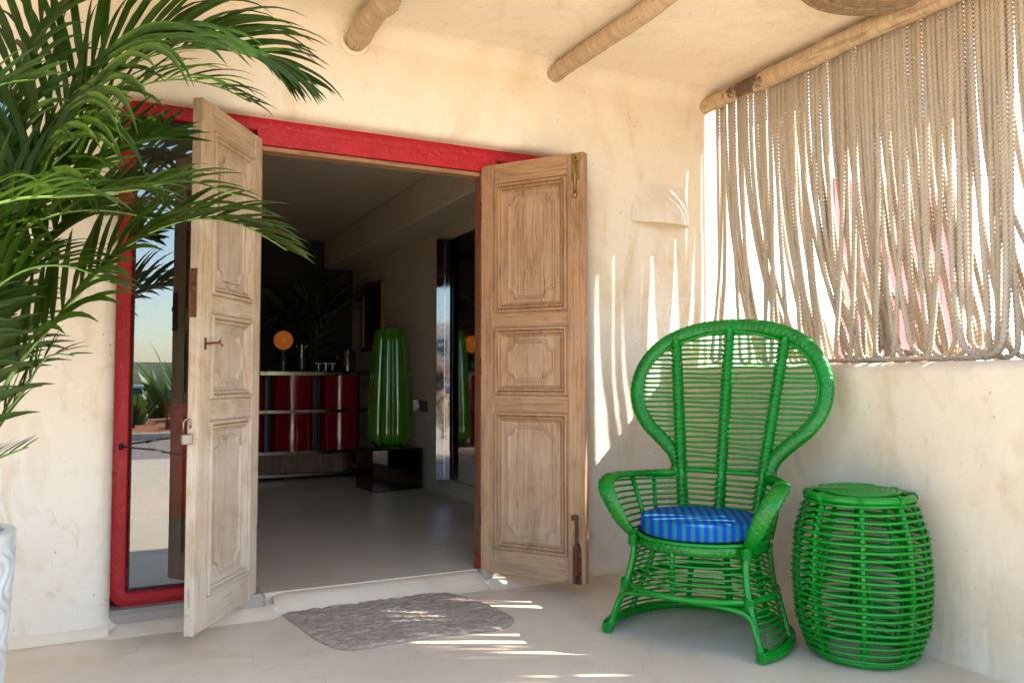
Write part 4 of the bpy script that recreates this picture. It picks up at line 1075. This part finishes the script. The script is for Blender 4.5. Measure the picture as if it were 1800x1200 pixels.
# visible fronds: (pixel, pixel, distance) along each stalk
F = [
 (([bs(.04, .02)]+pp([(-60, 620, 3.22), (60, 300, 3.18), (110, 240, 3.15), (167, 160, 3.12), (233, 113, 3.1), (300, 89, 3.08), (367, 86, 3.06), (440, 98, 3.04), (520, 140, 3.02)])), .74, 33, .034, 1.55, True, .36, 1),
 (([bs(.05, .05)]+pp([(-50, 600, 3.3), (50, 290, 3.28), (95, 215, 3.26), (150, 130, 3.24), (220, 75, 3.22), (300, 55, 3.2), (370, 62, 3.18), (440, 90, 3.16), (500, 135, 3.14)])), .66, 30, .034, 1.3, False, .42, 21),
 (([bs(.06, .0)]+pp([(-50, 640, 3.1), (70, 330, 3.08), (125, 260, 3.06), (185, 190, 3.04), (250, 150, 3.02), (320, 140, 3.0), (390, 155, 2.98), (440, 180, 2.97)])), .44, 24, .028, 1.9, False, .45, 22),
 (([bs(.05, -.04)]+pp([(0, 697, 3.0), (100, 560, 2.98), (150, 503, 2.97), (200, 450, 2.96), (267, 408, 2.95), (345, 385, 2.95), (430, 398, 2.95), (505, 440, 2.95)])), .48, 28, .036, 1.1, True, .36, 2),
 (([bs(0, -.05)]+pp([(-150, 640, 3.05), (-60, 440, 3.05), (60, 345, 3.05), (140, 292, 3.06), (210, 262, 3.08), (270, 245, 3.1), (320, 245, 3.12)])), .46, 26, .033, .75, True, .3, 3),
 (([bs(-.02, -.08)]+pp([(-200, 560, 2.7), (-90, 400, 2.62), (20, 352, 2.6), (120, 345, 2.6), (230, 335, 2.62), (330, 318, 2.66), (420, 345, 2.7)])), .38, 27, .034, 1.7, True, .25, 4),
 (([bs(.03, .06)]+pp([(-80, 600, 3.4), (-10, 250, 3.42), (60, 60, 3.42), (180, -30, 3.40), (300, -50, 3.36), (420, -20, 3.32)])), .55, 28, .036, 1.1, True, .4, 5),
 (([bs(-.05, 0)]+pp([(-160, 500, 3.3), (-110, 150, 3.28), (-60, 10, 3.25), (10, -60, 3.22), (90, -80, 3.2), (160, -50, 3.2)])), .50, 26, .036, 1.4, False, .35, 6),
 (([bs(.04, -.03)]+pp([(-10, 760, 3.12), (40, 690, 3.12), (70, 640, 3.12), (95, 622, 3.12), (130, 625, 3.12)])), .26, 10, .024, 1.3, False, .45, 7),
 (([bs(.0, -.1)]+pp([(-120, 640, 2.9), (-60, 560, 2.85), (0, 500, 2.82), (60, 470, 2.8), (130, 470, 2.8), (200, 500, 2.82)])), .36, 24, .034, 1.5, False, .25, 8),
 (([bs(-.02, .02)]+pp([(-180, 520, 3.0), (-120, 300, 2.95), (-60, 190, 2.9), (0, 150, 2.88), (60, 140, 2.86)])), .46, 20, .032, .9, False, .3, 10),
 (([bs(.06, .05)]+pp([(-60, 700, 3.35), (40, 480, 3.35), (120, 380, 3.38), (190, 340, 3.4), (250, 325, 3.42), (300, 335, 3.42)])), .36, 24, .038, 1.1, False, .3, 11),
 (([bs(.05, -.08)]+pp([(-90, 860, 3.0), (-40, 820, 2.95), (10, 800, 2.95), (50, 785, 2.95)])), .20, 7, .018, .6, False, .5, 12),
 (([bs(-.04, -.05)]+pp([(-190, 640, 2.9), (-150, 520, 2.85), (-90, 450, 2.8), (-20, 430, 2.8), (60, 450, 2.8)])), .40, 22, .036, 1.4, False, .3, 13),
 (([bs(.02, -.1)]+pp([(-60, 560, 2.95), (10, 430, 2.92), (90, 380, 2.9), (180, 370, 2.9), (270, 385, 2.9)])), .36, 24, .034, 1.5, False, .25, 16),
 (([bs(.02, .06)]+pp([(-80, 560, 3.3), (0, 360, 3.3), (70, 280, 3.3), (130, 250, 3.32), (190, 240, 3.34)])), .42, 24, .033, .9, False, .25, 17),
 (([bs(-.02, .04)]+pp([(-110, 560, 3.45), (-50, 440, 3.45), (30, 380, 3.45), (110, 365, 3.45), (190, 380, 3.45)])), .46, 24, .033, 1.2, False, .25, 19),
]
ROLL = {21: -.95, 22: -.5, 1: -.75, 2: -.45, 3: -.7, 4: -.3, 5: -.9, 9: -.8, 10: -.8, 17: -.8, 18: -.7, 11: -.6, 6: -.5}
for (pts, L, nl, wd_, dr_, sep, st_, sd_) in F:
    frond(palm, pts, L, nl, wd_, M['leaf'], dr_, sep=sep, start=st_, seed=sd_, roll=ROLL.get(sd_, 0))
for dx, dy in ((0, 0), (.03, .03), (-.04, .02), (.01, -.05)):
    MB().tube([bs(dx, dy, -.12), bs(dx*1.4, dy*1.4, .2), bs(dx*2, dy*2, .45)], lambda i, t: .02-.008*t, 8).build('stem', M['rachis'], palm)
pot = empty('plant_pot', (PB.x, PB.y, 0), label='tall white ceramic pot with wavy relief at the left edge', cat='plant pot')
m = MB(); nn_, mm_ = 180, 110; vs_ = []
for j in range(mm_+1):
    z = .0+.575*j/mm_; t = z/.575; R0 = .196+.03*t-.02*max(0, .12-t)/.12
    for k in range(nn_):
        a = 2*PI*k/nn_; u_ = a*R0/.055; v = z/.085
        wv2 = math.sin(2*PI*(u_/2+.32*math.sin(2*PI*v*.5))); wob = abs(wv2)**.6
        e = min(1, max(0, (t-.03)/.03))*min(1, max(0, (.93-t)/.03))
        vs_.append(((R0+.010*(wob-.5)*e)*math.cos(a), (R0+.010*(wob-.5)*e)*math.sin(a), z))
m.add(vs_, [(j*nn_+k, j*nn_+(k+1) % nn_, (j+1)*nn_+(k+1) % nn_, (j+1)*nn_+k) for j in range(mm_) for k in range(nn_)], True)
m.build('pot_body', M['ceramic'], pot)
MB().lathe([(.226, .573), (.228, .578), (.224, .583), (.196, .585), (.190, .580), (.186, .50), (0, .50)], n=64).build('pot_rim', M['ceramic'], pot)
MB().lathe([(.186, .508), (.1, .515), (0, .518)], n=32).build('potting_soil', M['soil'], pot)

# ------------------------------------------------------------ interior furnishing
def stadium(x0, x1, y0, y1, n_=12):
    r = (y1-y0)/2; cy_ = (y0+y1)/2
    return [(x1-r+r*math.cos(a), cy_+r*math.sin(a)) for a in [-PI/2+PI*k/n_ for k in range(n_+1)]]+[(x0+r+r*math.cos(a), cy_+r*math.sin(a)) for a in [PI/2+PI*k/n_ for k in range(n_+1)]]
bar = empty('bar_counter', (1.88, 8.55, FI), label='curved bar counter of red lacquer cylinders with polished metal bands', cat='bar counter')
BX, BY = 1.88, 8.55
for (z, h_, e, mk) in ((1.055, .035, .0, 'chrome_gold'), (.672, .03, -.01, 'chrome_gold'), (.255, .035, .01, 'chrome_gold'), (.03, .03, -.02, 'chrome_gold')):
    MB().prism(stadium(-1.05, .60+e, -.26-e, .26+e), z, z+h_, 'z').build('metal_band', M[mk], bar)
MB().prism(stadium(-1.03, .58, -.245, .245), 1.090, 1.098, 'z').build('counter_top', M['smoked'], bar)
for cx_ in (-.71, -.225, .275):
    for (z0_, z1_) in ((.29, .671), (.702, 1.054)):
        MB().lathe([(0, z0_), (.215, z0_), (.215, z1_), (0, z1_)], c=(cx_, -.03, 0), n=48).build('red_drum', M['red_gloss'], bar)
m = MB(); m.prism(stadium(-.98, .42, -.19, .19), .062, .254, 'z'); m.build('plinth', M['walnut'], bar)
for k in range(40):
    x = -.78+1.02*k/39; MB().bbox(x-.009, x+.009, -.20, -.1905, .063, .253, .002).build('slat', M['walnut'], bar)
MB().box(-.9, .4, .10, .2, .29, 1.05).build('back_panel', M['black'], bar)
# amber globe lamp
TZ = FI+1.099
gl = empty('globe_lamp', (1.56, 8.50, TZ), label='small table lamp with a glowing amber glass globe on the bar', cat='table lamp')
MB().lathe([(0.001, .20)]+[(.098*math.sin(PI*k/18), .318-.098*math.cos(PI*k/18)) for k in range(1, 18)]+[(.001, .416)], n=32).build('globe', M['globe'], gl)
MB().lathe([(0, 0), (.05, 0), (.05, .01), (.035, .02), (.038, .10), (.030, .15), (.018, .17), (.022, .22), (0, .222)], n=24).build('lamp_base', flat('smoky_base', (.03, .04, .05), .15), gl)
# glass jar on a tray with green drink, tumblers, champagne bucket
MB().lathe([(0, 0), (.15, 0), (.155, .012), (.14, .014), (0, .012)], n=32).build('metal_tray', M['chrome_gold'], loc=(1.76, 8.46, TZ), label='round metal tray under the glass drink jar', cat='tray')
jr = empty('drink_jar', (1.74, 8.46, TZ+.0155), label='tall clear glass jar with green drink standing on the bar tray', cat='jar')
MB().lathe([(0, 0), (.062, 0), (.064, .25), (.058, .25), (.057, .01), (0, .01)], n=24).build('jar_glass', M['clear'], jr); MB().lathe([(0, .011), (.055, .011), (.055, .13), (0, .13)], n=24).build('drink', M['liquid'], jr)
MB().tube([(0, 0, .27), (0, 0, .25)], .05, 20).build('lid', M['clear'], jr)
for k, (x, y_, lb) in enumerate(((1.99, 8.44, 'clear glass tumbler standing at the front of the cluster on the bar'), (2.065, 8.47, 'clear glass tumbler nearest the metal ice bucket'), (2.02, 8.56, 'clear glass tumbler at the back of the cluster on the bar'), (1.93, 8.52, 'clear glass tumbler nearest the green drink jar'))):
    tag(MB().lathe([(0, 0), (.026, 0), (.032, .09), (.030, .09), (.025, .006), (0, .006)], n=18).build('tumbler', M['clear'], loc=(x, y_, TZ)), lb, 'glass', 'tumblers on the bar')
bu = empty('ice_bucket', (2.235, 8.50, TZ), label='cylindrical polished metal ice bucket with lid on the bar end', cat='ice bucket')
MB().lathe([(0, 0), (.088, 0), (.09, .01), (.09, .19), (.094, .195), (.094, .203), (0, .206)], n=32).build('bucket_body', M['chrome_gold'], bu)
MB().lathe([(.08, .206), (.06, .222), (.012, .228), (.010, .24), (.016, .25), (.0, .258)], n=24).build('lid', M['chrome_gold'], bu)
for s2 in (-1, 1): MB().tube([(s2*.09, 0, .12), (s2*.115, 0, .13), (s2*.115, 0, .165), (s2*.09, 0, .175)], .005, 6).build('handle', M['chrome_gold'], bu)
# interior palm
ipm = empty('indoor_palm', (1.95, 9.25, FI), label='dark potted palm in the shadows behind the bar', cat='palm')
MB().lathe([(0, 0), (.17, 0), (.2, .35), (.18, .36), (0, .33)], n=28).build('planter', M['black'], ipm)
rn = random.Random(5)
for k in range(13):
    a = 2*PI*k/13+rn.uniform(-.2, .2); hh = rn.uniform(1.5, 2.0); ee = rn.uniform(.45, .72)
    frond(ipm, [Vector((0, 0, .3)), Vector((.08*math.cos(a), .08*math.sin(a)*.6, hh*.55)), Vector((.25*ee*math.cos(a)/.6, .2*ee*math.sin(a), hh*.92)), Vector((.7*ee*math.cos(a)/.6, .4*ee*math.sin(a), hh*1.08)), Vector((ee*1.15*math.cos(a)/.6, .5*ee*math.sin(a), hh*.92))], .42, 17, .030, M['leaf_dark'], 1.2, seed=40+k, start=.35)
# green vase on its mirrored plinth
pd = empty('vase_plinth', (2.325, 7.30, FI), .10, label='low box plinth clad in smoked mirror under the green vase', cat='plinth')
MB().bbox(-.25, .25, -.20, .20, 0, .37, .004).build('plinth_body', M['smoked'], pd)
MB().bbox(-.252, .252, -.202, .202, .3705, .378, .002).build('plinth_top', M['black'], pd)
vz = empty('green_glass_vase', (2.325, 7.28, FI+.3785), label='tall ribbed bottle green glass column vase on the mirrored plinth', cat='vase')
pr_ = [(0, .015), (.10, .016), (.155, .03), (.190, .065), (.205, .12), (.206, .2), (.200, .4), (.186, .65), (.170, .88), (.158, 1.02), (.150, 1.07), (.130, 1.105), (.095, 1.118), (.07, 1.108), (.05, 1.07), (0, 1.05)]
pf = []
for (a_, b_) in zip(pr_[:-1], pr_[1:]):
    for k in range(4): pf.append((a_[0]+(b_[0]-a_[0])*k/4, a_[1]+(b_[1]-a_[1])*k/4))
pf.append(pr_[-1])
MB().lathe(pf, n=128, lobes=lambda a, r, z: .84+.17*abs(math.cos(4.5*a))**.75).build('fluted_body', M['green_glass'], vz)
MB().lathe([(0, 0), (.13, 0), (.135, .008), (.12, .016), (0, .016)], n=40).build('foot', M['green_glass'], vz)
# wall mirror with bevelled border strips
mi = empty('wall_mirror', (2.655, 6.95, .225), label='tall frameless wall mirror with a reflection of the green vase', cat='mirror')
MB().box(-.022, .0, -2.0, -.413, 0, 2.1).build('backing_board', M['black'], mi)
MB().box(-.032, -.0225, -1.62, -.415, .24, 1.86).build('centre_mirror', M['mirror'], mi)
def bev(y0, y1, z0_, z1_, tilt, name='border_mirror'):
    # strip tilted about the vertical so that it turns towards the door
    m = MB(); t = math.tan(tilt)*(y1-y0)
    m.add([(-.0225, y0, z0_), (-.0225, y1, z0_), (-.0225, y1, z1_), (-.0225, y0, z1_), (-.030-max(0, -t), y0, z0_), (-.030-max(0, t), y1, z0_), (-.030-max(0, t), y1, z1_), (-.030-max(0, -t), y0, z1_)],
          [(0, 1, 2, 3), (4, 7, 6, 5), (0, 4, 5, 1), (3, 2, 6, 7), (0, 3, 7, 4), (1, 5, 6, 2)])
    m.build(name, M['mirror'], mi)
# mirrored return standing out from the wall towards the doorway, in two strips
A_ = Vector((-.0, -.41)); dv = Vector((-.926, .379)); nv_ = Vector((-.379, -.926))
def fin(t0, t1, mt, name, lift):
    m = MB(); q = [A_+dv*t0+nv_*lift, A_+dv*t1+nv_*lift, A_+dv*t1, A_+dv*t0]
    m.add([(p.x, p.y, .0) for p in q]+[(p.x, p.y, 2.1) for p in q], [(0, 1, 5, 4), (1, 2, 6, 5), (2, 3, 7, 6), (3, 0, 4, 7), (4, 5, 6, 7), (0, 3, 2, 1)]); m.build(name, mt, mi)
fin(.0, .069, M['grey_mirror'], 'side_mirror', .008); fin(.075, .144, M['grey_mirror'], 'side_mirror', .008); fin(.0695, .0745, M['chrome_gold'], 'trim_strip', .011)
m = MB(); e_ = A_+dv*.144
m.add([(0, A_.y-.001, 0), (0, 0, 0), (e_.x, e_.y, 0), (0, A_.y-.001, 2.1), (0, 0, 2.1), (e_.x, e_.y, 2.1)], [(0, 1, 2), (3, 5, 4), (0, 3, 4, 1), (1, 4, 5, 2), (2, 5, 3, 0)]); m.build('side_backing', M['black'], mi)
bev(-1.80, -1.625, .005, 2.095, 0); bev(-1.995, -1.805, .005, 2.095, 0)
MB().box(-.030, -.0225, -1.62, -.415, .005, .235).build('border_mirror', M['mirror'], mi); MB().box(-.030, -.0225, -1.62, -.415, 1.865, 2.095).build('border_mirror', M['smoked'], mi)
# picture, socket
pc_ = empty('framed_picture', (2.655, 8.93, 1.47), label='dark painting in a gilt frame hanging by the back corner', cat='picture')
MB().box(-.025, -.002, -.34, .34, .0, .68).build('canvas', M['canvas'], pc_)
m = MB()
for (a_, b_, c1, c2) in ((-.39, .39, -.05, .0), (-.39, .39, .68, .73), (-.39, -.34, 0, .68), (.34, .39, 0, .68)): m.bbox(-.045, -.001, a_, b_, c1, c2, .006)
m.build('frame', M['gold'], pc_)
so = empty('wall_socket', (2.655, 7.27, .84), label='black wall socket with a white plug, on the wall left of the mirror', cat='socket')
MB().bbox(-.012, -.001, -.10, .10, -.05, .05, .002).build('face_plate', M['black'], so)
m = MB(); m.tube([(-.012, .09, 0), (-.05, .10, 0)], .03, 16); m.build('plug', M['white_plastic'], so)
m = MB(); m.tube([(-.052, .10, -.05), (-.052, .10, .055)], .026, 16); m.build('adapter', M['white_plastic'], so)
# red tub chair behind the left glass
tc_ = empty('red_tub_chair', (.36, 5.08, FI), label='red upholstered tub chair with dark legs behind the left glass panel', cat='chair')
MB().bbox(-.34, .28, -.26, .26, .26, .42, .04).build('seat', M['red_fabric'], tc_)
m = MB(); vs_ = []
for j, (z, e) in enumerate(((.26, 0), (.42, .01), (.65, .03), (.84, .045), (.87, .03))):
    for i in range(17):
        a = -PI*.62+PI*1.24*i/16; vs_.append(((.27+e)*math.cos(a)+.0, (.27+e)*math.sin(a), z))
nI = len(vs_)
for j, (z, e) in enumerate(((.26, 0), (.42, .01), (.65, .03), (.84, .045), (.87, .03))):
    for i in range(17):
        a = -PI*.62+PI*1.24*i/16; vs_.append(((.20+e)*math.cos(a), (.20+e)*math.sin(a), z))
fs = [(j*17+i, j*17+i+1, (j+1)*17+i+1, (j+1)*17+i) for j in range(4) for i in range(16)]
fs += [(nI+a_, nI+d_, nI+c_, nI+b_) for a_, b_, c_, d_ in list(fs)]
fs += [(4*17+i, 4*17+i+1, nI+4*17+i+1, nI+4*17+i) for i in range(16)]+[(i, i+1, nI+i+1, nI+i) for i in range(16)]
fs += [(j*17, (j+1)*17, nI+(j+1)*17, nI+j*17) for j in range(4)]+[(j*17+16, (j+1)*17+16, nI+(j+1)*17+16, nI+j*17+16) for j in range(4)]
m.add(vs_, fs, True); m.build('backrest', M['red_fabric'], tc_)
for x, y_ in ((-.27, -.2), (-.27, .2), (.2, -.2), (.2, .2)):
    MB().tube([(x, y_, .26), (x*1.08, y_*1.08, -.003)], lambda i, t: .02-.007*t, 8).build('leg', M['dark_leg'], tc_)

# ------------------------------------------------------------ outside, behind the camera (seen in the glass)
def car(loc, rz, label):
    c_ = empty('parked_car', loc, rz, label=label, cat='car')
    prof_ = [(-2.1, .35), (-2.15, .75), (-2.05, 1.0), (-1.75, 1.08), (-1.55, 1.45), (-1.3, 1.52), (.35, 1.52), (.55, 1.46), (1.05, 1.05), (1.95, .92), (2.12, .75), (2.12, .38), (1.75, .30), (-1.75, .30)]
    m = MB(); n2 = len(prof_); vs2 = []
    for (y_, ins) in ((-.86, .05), (-.80, 0.0), (.80, 0.0), (.86, .05)):
        for (x, z) in prof_: 
            zz_ = z; yy_ = y_
            if z > 1.1: yy_ = y_*.86
            vs2.append((x*(1-ins*.1), yy_, zz_-(ins*.3 if z > 1.3 else 0)))
    m.add(vs2, [(q*n2+k, q*n2+(k+1) % n2, (q+1)*n2+(k+1) % n2, (q+1)*n2+k) for q in range(3) for k in range(n2)]+[tuple(range(n2)), tuple(3*n2+k for k in range(n2))])
    m.build('body', M['car_paint'], c_)
    for s2 in (-1, 1):
        for (xa, xb, xc, xd) in ((-1.42, -.45, -.45, -1.50), (-.38, .45, .78, -.38)):
            m = MB(); m.prism([(xa, 1.43), (xb, 1.43), (xc, 1.09), (xd, 1.09)], s2*.755, s2*.875); m.build('side_window', M['car_glass'], c_)
        for x in (-1.35, 1.32):
            wl_ = MB(); wl_.tube([(x, s2*.64, .33), (x, s2*.89, .33)], .33, 28); t_ = wl_.build('wheel', M['tyre'], c_)
            MB().tube([(x, s2*.885, .33), (x, s2*.90, .33)], .20, 20).build('rim', M['rim'], t_)
    m = MB(); m.add([(.60, -.62, 1.44), (.60, .62, 1.44), (1.08, .68, 1.07), (1.08, -.68, 1.07)], [(0, 1, 2, 3)]); m.build('windscreen', M['car_glass'], c_)
    return c_
car((.6, -21, -.62), .06, 'white estate car parked beyond the road, reflected in the left glass panel')
car((-9.4, -20.6, -.62), .25, 'white estate car parked further along, reflected in the narrow side of the wall mirror')
def bush(name, loc, r, hgt, n_, seed, label, blade=False):
    rn = random.Random(seed); m = MB()
    for k in range(n_):
        if blade:
            a = rn.uniform(0, 2*PI); L = hgt*rn.uniform(.5, 1.0); w2 = rn.uniform(.02, .06) if hgt < 1.2 else rn.uniform(.06, .13)
            d = Vector((math.cos(a)*rn.uniform(.1, .6), math.sin(a)*rn.uniform(.1, .6), 1)).normalized(); p = Vector((rn.uniform(-r, r)*.4, rn.uniform(-r, r)*.4, 0)); sd2 = d.cross(Vector((math.cos(a), math.sin(a), 0)).cross(Vector((0, 0, 1)))); sd2 = Vector((-math.sin(a), math.cos(a), 0))
            vs2 = []
            for q in range(6):
                t = q/5; ww = w2*math.sin(PI*min(1, .1+.9*t))**.8+.002; vs2 += [p-sd2*ww, p+sd2*ww]; p = p+d*L/5; d = (d+Vector((math.cos(a), math.sin(a), -.4))*.08*t*3).normalized()
            m.add(vs2, [(q*2, q*2+1, q*2+3, q*2+2) for q in range(5)])
        else:
            u1, u2, u3 = rn.gauss(0, .5), rn.gauss(0, .5), rn.random()**.7; p = Vector((u1*r, u2*r, u3*hgt)); s2 = rn.uniform(.04, .09)
            a, b2 = rn.uniform(0, 2*PI), rn.uniform(-1, 1); e1 = Vector((math.cos(a), math.sin(a), b2))*s2; e2 = Vector((-math.sin(a), math.cos(a), rn.uniform(-1, 1)))*s2*.5
            m.add([p-e1, p+e2, p+e1, p-e2], [(0, 1, 2, 3)])
    r_ = empty(name, loc, label=label, cat='plant')
    m.build('foliage', M['bush'], r_); MB().tube([(0, 0, -.1), (0, 0, hgt*.5)], .03, 6).build('stem', M['dark_leg'], r_)
bush('strelitzia_plant', (1.35, -10.9, .2), .4, 1.9, 22, 1, 'tall broad leaved plant in the bed facing the doorway', True)
bush('grass_clump', (.35, -9.6, .18), .5, .7, 90, 2, 'low grassy clump at the front of the mulch bed', True)
bush('grass_clump', (1.5, -9.4, .18), .5, .6, 90, 3, 'second low grassy clump, to the right in the mulch bed', True)
bush('leafy_shrub', (-.9, -11.9, .1), .8, 1.0, 900, 4, 'rounded leafy shrub at the back of the bed left of the broad leaved plant')
bush('leafy_shrub', (2.4, -12.0, .1), .9, .9, 900, 5, 'rounded leafy shrub at the back of the bed right of the broad leaved plant')

# white building across the road, reflected in the narrow side of the mirror
wb = empty('white_building', (-21, -47, -.62), .2, label='white two storey flat roofed building far across the road', cat='building')
MB().bbox(-8, 8, -4, 4, 0, 5.6, .03).build('wall', M['white_plastic'], wb); MB().bbox(-8.3, 8.3, -4.3, 4.3, 5.605, 5.85, .03).build('roof', M['white_plastic'], wb)
MB().bbox(-8.0, 8.0, 4.01, 5.1, 2.8, 2.95, .02).build('balcony', M['white_plastic'], wb)
for k in range(6):
    for z in (.6, 3.3):
        f = MB(); f.box(-7+k*2.4, -5.6+k*2.4, 4.005, 4.05, z, z+1.5); wf_ = f.build('window', M['white_plastic'], wb)
        MB().box(-6.9+k*2.4, -5.7+k*2.4, 4.052, 4.06, z+.1, z+1.4).build('pane', M['car_glass'], wf_)

# ------------------------------------------------------------ the photographer (seen small in the narrow mirror strips)
def skinned(name, joints, edges, mat, parent, sub=2):
    me = bpy.data.meshes.new(name); me.from_pydata([j[:3] for j in joints], edges, []); me.update()
    o = bpy.data.objects.new(name, me); col.objects.link(o); o.parent = parent
    md = o.modifiers.new('skin', 'SKIN'); md.use_smooth_shade = True
    for i, j in enumerate(joints):
        r = j[3]; me.skin_vertices[0].data[i].radius = r if isinstance(r, tuple) else (r, r)
    me.skin_vertices[0].data[0].use_root = True
    sb_ = o.modifiers.new('sub', 'SUBSURF'); sb_.levels = sub; sb_.render_levels = sub
    me.materials.append(mat); return o
skin_m = flat('skin', (.42, .24, .16), .5, 0, .05); top_m = flat('dark_top', (.03, .03, .035), .85, 0, .2, 20, .3); trs_m = flat('beige_trousers', (.42, .34, .24), .85, 0, .08, 10, .4, 30); hair_m = flat('dark_hair', (.03, .018, .012), .6, 0, .3, 60, .5, 200)
px = empty('person', (-.62, -.62, 0), -.32, label='person in beige trousers and dark top holding up a camera, seen in the mirror', cat='person')
# body: pelvis, spine, neck, head, arms raised to the face, legs with slightly bent knees (facing +Y)
J = [(0, -.06, .80, (.15, .11)), (0, -.05, .95, (.135, .10)), (0, -.01, 1.15, (.16, .11)), (0, .0, 1.27, (.12, .09)), (0, .02, 1.33, (.055, .055)), (0, .045, 1.41, (.07, .08)), (0, .05, 1.50, (.075, .09)), (0, .045, 1.56, (.05, .06)),
     (-.17, .01, 1.27, (.055, .055)), (-.25, .13, 1.08, (.042, .042)), (-.12, .30, 1.27, (.032, .032)), (-.07, .31, 1.36, (.024, .032)),
     (.17, .01, 1.27, (.055, .055)), (.25, .13, 1.08, (.042, .042)), (.12, .30, 1.27, (.032, .032)), (.07, .31, 1.36, (.024, .032)),
     (-.10, -.05, .74, (.10, .10)), (-.12, .08, .44, (.062, .062)), (-.13, -.04, .10, (.042, .042)), (-.135, .07, .035, (.040, .034)),
     (.10, -.05, .74, (.10, .10)), (.12, .08, .44, (.062, .062)), (.13, -.04, .10, (.042, .042)), (.135, .07, .035, (.040, .034))]
Ed = [(0, 1), (1, 2), (2, 3), (3, 4), (4, 5), (5, 6), (6, 7), (3, 8), (8, 9), (9, 10), (10, 11), (3, 12), (12, 13), (13, 14), (14, 15), (0, 16), (16, 17), (17, 18), (18, 19), (0, 20), (20, 21), (21, 22), (22, 23)]
skinned('body', J, Ed, skin_m, px)
for s2 in (-1, 1):
    for k in range(4):
        bx_ = s2*(.062-.004*k); zz_ = 1.365+.017*k
        skinned('finger', [(bx_, .31, zz_, .010), (bx_-s2*.02, .355, zz_+.004, .009), (bx_-s2*.045, .365, zz_+.002, .008)], [(0, 1), (1, 2)], skin_m, px, 1)
    skinned('thumb', [(s2*.06, .30, 1.35, .011), (s2*.045, .29, 1.385, .009), (s2*.03, .285, 1.41, .008)], [(0, 1), (1, 2)], skin_m, px, 1)
skinned('top', [(0, -.055, .84, (.165, .125)), (0, -.05, .95, (.150, .115)), (0, -.01, 1.15, (.175, .125)), (0, .0, 1.275, (.13, .10)), (-.17, .01, 1.275, (.070, .068)), (-.215, .075, 1.17, (.060, .060)), (.17, .01, 1.275, (.070, .068)), (.215, .075, 1.17, (.060, .060))], [(0, 1), (1, 2), (2, 3), (3, 4), (4, 5), (3, 6), (6, 7)], top_m, px)
skinned('trousers', [(0, -.06, .82, (.165, .125)), (-.10, -.05, .72, (.115, .115)), (-.12, .08, .44, (.088, .088)), (-.13, -.03, .12, (.082, .082)), (.10, -.05, .72, (.115, .115)), (.12, .08, .44, (.088, .088)), (.13, -.03, .12, (.082, .082))], [(0, 1), (1, 2), (2, 3), (0, 4), (4, 5), (5, 6)], trs_m, px)
skinned('hair', [(0, .0, 1.42, (.072, .055)), (0, .005, 1.51, (.084, .082)), (0, .035, 1.58, (.062, .070))], [(0, 1), (1, 2)], hair_m, px)
for s2 in (-1, 1):
    MB().lathe([(0, -.012), (.008, -.009), (.012, 0), (.008, .009), (0, .012)], n=12, c=(s2*.030, .122, 1.50)).build('eye', M['white_plastic'], px)
    MB().lathe([(0, -.028), (.010, -.018), (.012, 0), (.010, .018), (0, .028)], n=10, c=(s2*.078, .045, 1.495)).build('ear', skin_m, px)
MB().tube([(0, .122, 1.505), (0, .142, 1.482), (0, .135, 1.470)], lambda i, t: .007+.006*t, 8).build('nose', skin_m, px)
MB().tube([(-.022, .124, 1.448), (0, .132, 1.446), (.022, .124, 1.448)], .005, 6).build('mouth', M['red_fabric'], px)
for s2 in (-1, 1): MB().bbox(s2*.135-.045, s2*.135+.045, -.09, .17, 0, .07, .02).build('shoe', M['dark_leg'], px)
hc = empty('handheld_camera', (px.location.x, px.location.y, 0), -.32, label='black camera held up in both hands of the person', cat='camera')
MB().bbox(-.055, .055, .300, .345, 1.36, 1.43, .006).build('camera_body', M['black'], hc); MB().bbox(-.022, .022, .302, .342, 1.431, 1.448, .004).build('viewfinder', M['black'], hc)
MB().tube([(0, .345, 1.395), (0, .42, 1.395)], .033, 20).build('lens', M['black'], hc)

bush('strelitzia_plant', (1.0, -12.6, .0), .5, 1.5, 26, 12, 'broad leaved plant at the back edge of the bed behind the tallest one', True)
bush('leafy_shrub', (.1, -13.2, -.1), .8, .8, 900, 13, 'small leafy shrub behind the planting bed close to the white car')
